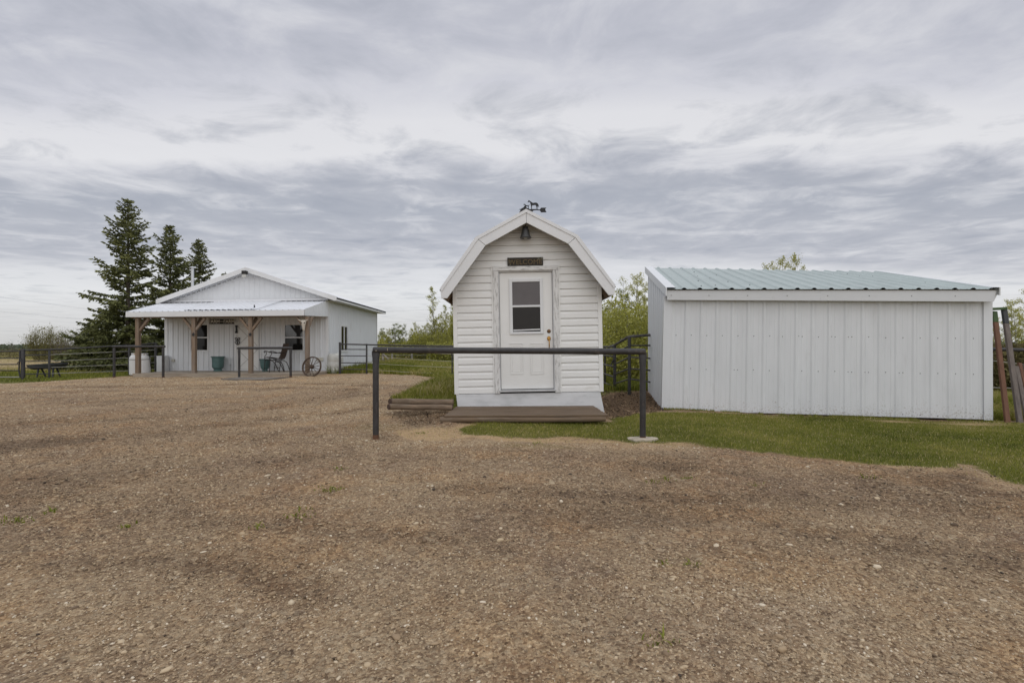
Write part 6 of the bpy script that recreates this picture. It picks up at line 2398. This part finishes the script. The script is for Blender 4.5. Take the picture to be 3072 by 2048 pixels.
def bed_g(rs):
    n = 60000
    x = rs.uniform(-3.6, -.7, n)
    y = rs.uniform(7.6, 20, n)
    dd = poly_sdf(BACK, x, y) + (fbm(x * 2.2, y * 2.2, 4, 1) - .5) * .2
    keep = dd > .0
    x, y = x[keep], y[keep]
    p = fbm(x * .9, y * .6, 4, 31)
    tone = .33 + .8 * (p - .5) + rs.normal(0, .17, len(x))
    tuft = np.exp(-((x + 1.75) / .45) ** 2 - ((y - 11.0) / 1.6) ** 2)
    tone = tone + tuft * (rs.random(len(x)) < .5) * .35
    h = rs.uniform(.025, .075, len(x)) * (1 + 1.1 * (y > 9.5) * fbm(x * 1.2, y * 1.2, 3, 5)) * (1 + 2.2 * tuft)
    return x, y, gz_arr(x, y), h, rs.uniform(.006, .014, len(x)), tone, .6


def back_g(rs):
    n = 70000
    y = rs.uniform(13, 38, n)
    px = rs.uniform(985, 1420, n)
    x = (px - CX) / F * y
    keep = poly_sdf(BACK, x, y) > .0
    x, y = x[keep], y[keep]
    p = fbm(x * .45, y * .45, 4, 33)
    tone = .48 + .9 * (p - .5) + rs.normal(0, .15, len(x))
    h = rs.uniform(.10, .30, len(x)) * (.6 + .9 * fbm(x * .5, y * .5, 3, 6))
    return x, y, gz_arr(x, y), h, rs.uniform(.012, .028, len(x)), tone, .7


def barnside_g(rs):
    n = 9000
    x = rs.uniform(-8.1, -4.6, n)
    y = rs.uniform(20.3, 24, n)
    p = fbm(x * 1.5, y, 3, 8)
    keep = (p > .42) & (x > BX1 + .12)
    x, y, p = x[keep], y[keep], p[keep]
    return x, y, gz_arr(x, y), rs.uniform(.12, .5, len(x)) * p * 1.6, rs.uniform(.012, .024, len(x)), .33 + rs.normal(0, .13, len(x)), .4


def left_g(rs):
    n = 90000
    y = np.sqrt(rs.uniform(16 ** 2, 58 ** 2, n))
    px = rs.uniform(-160, 500, n)
    x = (px - CX) / F * y
    dd = poly_sdf(LEFT, x, y)
    keep = dd > .05
    x, y, dd = x[keep], y[keep], dd[keep]
    band = 1 / (1 + np.exp(-(y - 24) / 1.5))
    p = fbm(x * .4, y * .5, 4, 34)
    tone = .36 + .66 * band + .7 * (p - .5) + rs.normal(0, .13, len(x)) - .35 / (1 + np.exp(-(y - 42) / 2))
    h = rs.uniform(.05, .12, len(x)) * (1 + 2.6 * band * (p + .2))
    return x, y, gz_arr(x, y), h, rs.uniform(.012, .022, len(x)) * (1 + .8 * band), tone, .6


def gap_g(rs):
    n = 16000
    y = rs.uniform(11.2, 15.5, n)
    px = rs.uniform(1790, 1990, n)
    x = (px - CX) / F * y
    keep = (poly_sdf(MULCH, x, y) < -.05)
    x, y = x[keep], y[keep]
    p = fbm(x * 1.3, y, 3, 12)
    return x, y, gz_arr(x, y), rs.uniform(.05, .30, len(x)) * p * 1.4, rs.uniform(.01, .02, len(x)), .36 + rs.normal(0, .15, len(x)), .5


def right_g(rs):
    n = 22000
    y = rs.uniform(8.9, 14, n)
    px = rs.uniform(2965, 3150, n)
    x = (px - CX) / F * y
    return x, y, gz_arr(x, y), rs.uniform(.06, .25, n) * (.5 + fbm(x, y, 3, 9)), rs.uniform(.008, .018, n), .55 + .6 * (fbm(x * .9, y * .9, 3, 14) - .5) + rs.normal(0, .15, n), .7


field('lawn_grass', 'short green lawn with straw coloured patches in front of the shed', [lawn_g, wall_foot_g], 61)
field('rough_grass', 'rough green and straw coloured grass around the hut, the building and the field', [bed_g, back_g, barnside_g, left_g, gap_g, right_g], 71)


def straw_g(rs):
    n = 60000
    x = rs.uniform(-2.4, 12, n)
    y = rs.uniform(4.2, 7.4, n)
    dd = poly_sdf(LAWN, x, y) + (fbm(x * 2.2, y * 2.2, 4, 1) - .5) * .3
    d2 = poly_sdf(TAN, x, y) + (fbm(x * 3, y * 3, 3, 4) - .5) * .15
    keep = ((dd > -.32 * rs.random(n)) & (dd < .04) & (fbm(x * .7, y * .7, 4, 2) > .42) & (rs.random(n) < np.clip(.08 + ss(3.0, 1.8, x) + np.exp(-((x - 4.25) / .4) ** 2), 0, 1))) | (d2 > 0)
    x, y = x[keep], y[keep]
    return x, y, ground_z(x, y), rs.uniform(.012, .035, len(x)), rs.uniform(.004, .007, len(x)), rs.uniform(.72, 1, len(x)), 1.3


field('dead_grass', 'flattened dead straw coloured grass along the lawn edge', [straw_g], 81)


def weeds_g(rs):
    X, Y = [], []
    for (px, py, r, n) in ((985, 1470, 0.099, 57), (898, 1545, 0.088, 49), (44, 1560, 0.088, 45), (380, 1578, 0.066, 22), (1020, 1408, 0.066, 22), (775, 1582, 0.055, 15), (1958, 1445, 0.066, 26), (1998, 1438, 0.066, 22), (2060, 1433, 0.066, 22), (2265, 1455, 0.066, 19),
                           (2605, 1430, 0.077, 22), (1996, 1690, 0.055, 15), (2078, 1696, 0.055, 15), (150, 1533, 0.077, 22), (1610, 1331, 0.110, 34), (1255, 1297, 0.110, 30), (1990, 1930, 0.055, 22), (1430, 1219, 0.033, 0)):
        gx_, gy_ = on_ground(px, py)
        X.append(gx_ + rs.normal(0, r * .55, n))
        Y.append(gy_ + rs.normal(0, r * .5, n))
    x, y = np.concatenate(X), np.concatenate(Y)
    return x, y, ground_z(x, y) + .004, rs.uniform(.012, .04, len(x)), rs.uniform(.006, .012, len(x)), rs.normal(.36, .1, len(x)), .9


field('weeds', 'small green weed tufts scattered over the gravel', [weeds_g], 91)

# wood chips and dead leaves between hut and shed
rs = np.random.default_rng(95)
n = 5200
x, y = rs.uniform(-1.9, 3.7, n), rs.uniform(6.6, 12.6, n)
ok = (poly_sdf(MULCH, x, y) > .02) | ((poly_sdf(WOODY, x, y) > 0) & (rs.random(n) < .5))
x, y = x[ok], y[ok]
pos = np.stack([x, y, gz_arr(x, y) + rs.uniform(.004, .022, len(x))], 1)
nn = rs.normal(0, 1, (len(x), 3)) * np.array([1, 1, .18])
v, f = quads_cloud(pos, rs.uniform(.03, .085, len(x)), .35, rs=rs, droop=nn / np.linalg.norm(nn, axis=1, keepdims=True))
CHIP = attr_mat('chip', 'tone', [(0, (.035, .025, .018)), (.5, (.12, .08, .05)), (1, (.30, .215, .13))], .9)
tag(fast_mesh('wood_chips', v, f, CHIP, None, {'tone': np.repeat(rs.random(len(x)), 4)}), 'brown wood chips and litter on the soil between hut and shed', 'mulch', None, 'stuff')
# ================================================================== sky, sun, camera
w = bpy.data.worlds.new('World')
sc.world = w
w.use_nodes = True
nt = w.node_tree
Lk = nt.links
nt.nodes.clear()
SUN_EL, SUN_AZ = 34.0, 165.0     # azimuth clockwise from +Y (the view direction): high, behind the camera
STRENGTH = .10
out = nd(nt, 'ShaderNodeOutputWorld')
bg = nd(nt, 'ShaderNodeBackground')
bg.inputs['Strength'].default_value = STRENGTH
Lk.new(bg.outputs[0], out.inputs[0])
sky = nd(nt, 'ShaderNodeTexSky', sky_type='NISHITA', sun_disc=False, sun_elevation=R(SUN_EL), sun_rotation=R(SUN_AZ), altitude=600.0, air_density=1.0, dust_density=2.0, ozone_density=1.0)
tc = nd(nt, 'ShaderNodeTexCoord')
sep = nd(nt, 'ShaderNodeSeparateXYZ')
Lk.new(tc.outputs['Generated'], sep.inputs[0])


def mth(op, a, b=0.0, c=None, clamp=False):
    m = nd(nt, 'ShaderNodeMath', operation=op, use_clamp=clamp)
    for i, v in enumerate((a, b) if c is None else (a, b, c)):
        if isinstance(v, (int, float)):
            m.inputs[i].default_value = v
        else:
            Lk.new(v, m.inputs[i])
    return m.outputs[0]


zc = mth('MAXIMUM', sep.outputs[2], .004)
U = mth('DIVIDE', sep.outputs[0], mth('ADD', zc, .03))
V = mth('DIVIDE', mth('ABSOLUTE', sep.outputs[1]), mth('ADD', zc, .03))
T = mth('DIVIDE', zc, mth('MAXIMUM', mth('ABSOLUTE', sep.outputs[1]), .05))     # height of a straight cloud band over the plain


def cnoise(su, sv, scale, detail, rough, off, dist=0.0):
    cb = nd(nt, 'ShaderNodeCombineXYZ')
    Lk.new(mth('MULTIPLY', U, su), cb.inputs[0])
    Lk.new(mth('MULTIPLY', V, sv), cb.inputs[1])
    cb.inputs[2].default_value = off
    n = nd(nt, 'ShaderNodeTexNoise', i_Scale=float(scale), i_Detail=float(detail), i_Roughness=float(rough), i_Distortion=float(dist))
    Lk.new(cb.outputs[0], n.inputs['Vector'])
    return mth('SUBTRACT', n.outputs['Fac'], .5)


nA = cnoise(.22, .55, 1.0, 3, .5, 3.1, .3)
nB = cnoise(.8, 1.0, 3.0, 8, .6, 7.7, .4)
nC = cnoise(.4, .8, 1.1, 5, .55, 12.3, .5)
Tw = mth('ADD', T, mth('MULTIPLY', mth('ADD', mth('MULTIPLY', nA, .33), mth('MULTIPLY', nB, .14)), mth('ADD', .10, mth('MULTIPLY', T, 1.5))))
cr = nd(nt, 'ShaderNodeValToRGB')


def lin(c):
    return tuple(((v / 255 + .055) / 1.055) ** 2.4 if v > 10 else v / 255 / 12.92 for v in c)


stops = [(.0, (204, 204, 203)), (.06, (216, 216, 217)), (.12, (228, 229, 231)), (.16, (218, 219, 223)), (.20, (192, 194, 202)), (.26, (184, 187, 196)), (.32, (177, 181, 191)), (.37, (184, 187, 196)), (.41, (211, 212, 218)), (.45, (229, 229, 232)), (.52, (226, 226, 230)),
         (.58, (210, 211, 219)), (.66, (194, 196, 206)), (.75, (193, 195, 205)), (.86, (199, 202, 211))]
e = cr.color_ramp.elements
while len(e) < len(stops):
    e.new(.5)
for el, (p, c) in zip(e, stops):
    el.position = p
    el.color = rgba(lin(c))
Lk.new(Tw, cr.inputs[0])
# streaks and puffs: thinner bright patches and thicker blue grey ones
fade = nd(nt, 'ShaderNodeMapRange', interpolation_type='SMOOTHSTEP')
fade.inputs['From Min'].default_value = .02
fade.inputs['From Max'].default_value = .22
fade.inputs['To Min'].default_value = .25
Lk.new(T, fade.inputs['Value'])
puff = mth('MULTIPLY', mth('ADD', mth('MULTIPLY', nB, 3.8), mth('MULTIPLY', nC, 1.3)), fade.outputs[0])


def wmix(fac, a, b):
    m = nd(nt, 'ShaderNodeMix', data_type='RGBA')
    Lk.new(fac, m.inputs['Factor'])
    Lk.new(a, m.inputs['A'])
    m.inputs['B'].default_value = rgba(b)
    return m.outputs['Result']


c1 = wmix(mth('MULTIPLY', mth('MULTIPLY', puff, -1.0, clamp=True), .75), cr.outputs[0], lin((162, 167, 179)))
c2 = wmix(mth('MULTIPLY', mth('MULTIPLY', puff, 1.0, clamp=True), .70), c1, lin((232, 232, 235)))
vm = nd(nt, 'ShaderNodeVectorMath', operation='SCALE')
Lk.new(c2, vm.inputs[0])
vm.inputs['Scale'].default_value = 1.0
# an overcast sky is brightest overhead, above the frame
zen = nd(nt, 'ShaderNodeMapRange', interpolation_type='SMOOTHSTEP')
zen.inputs['From Min'].default_value = .60
zen.inputs['From Max'].default_value = .95
zen.inputs['To Min'].default_value = 1.0
zen.inputs['To Max'].default_value = ZENITH
Lk.new(sep.outputs[2], zen.inputs['Value'])
vm2 = nd(nt, 'ShaderNodeVectorMath', operation='SCALE')
Lk.new(vm.outputs[0], vm2.inputs[0])
Lk.new(mth('MULTIPLY', zen.outputs[0], 1.0 / STRENGTH), vm2.inputs['Scale'])
mx = nd(nt, 'ShaderNodeMix', data_type='RGBA')
mx.inputs['Factor'].default_value = .955
Lk.new(sky.outputs[0], mx.inputs['A'])
Lk.new(vm2.outputs[0], mx.inputs['B'])
Lk.new(mx.outputs['Result'], bg.inputs['Color'])

sl = bpy.data.lights.new('sun', 'SUN')
sl.energy = SUN_E
sl.angle = R(100)
sl.color = (1.0, .965, .92)
so = bpy.data.objects.new('sun', sl)
col.objects.link(so)
a, el_ = R(SUN_AZ), R(SUN_EL)
sd = Vector((math.sin(a) * math.cos(el_), math.cos(a) * math.cos(el_), math.sin(el_)))
so.rotation_euler = sd.to_track_quat('Z', 'Y').to_euler()
so.location = sd * 60

cam = bpy.data.cameras.new('camera')
cam.sensor_width = 36
cam.lens = F / 3072 * 36
cam.shift_y = (HY - 1024) / 3072
cam.clip_start = .05
cam.clip_end = 3000
co = bpy.data.objects.new('camera', cam)
col.objects.link(co)
co.location = (0, 0, HC)
co.rotation_euler = (R(90), 0, 0)
sc.camera = co
sc.view_settings.view_transform = 'Standard'
sc.view_settings.look = 'None'
sc.view_settings.exposure = EXPO
sc.view_settings.gamma = 1
sc.render.engine = 'CYCLES'
sc.cycles.max_bounces = 6
sc.cycles.diffuse_bounces = 3
sc.cycles.transparent_max_bounces = 8
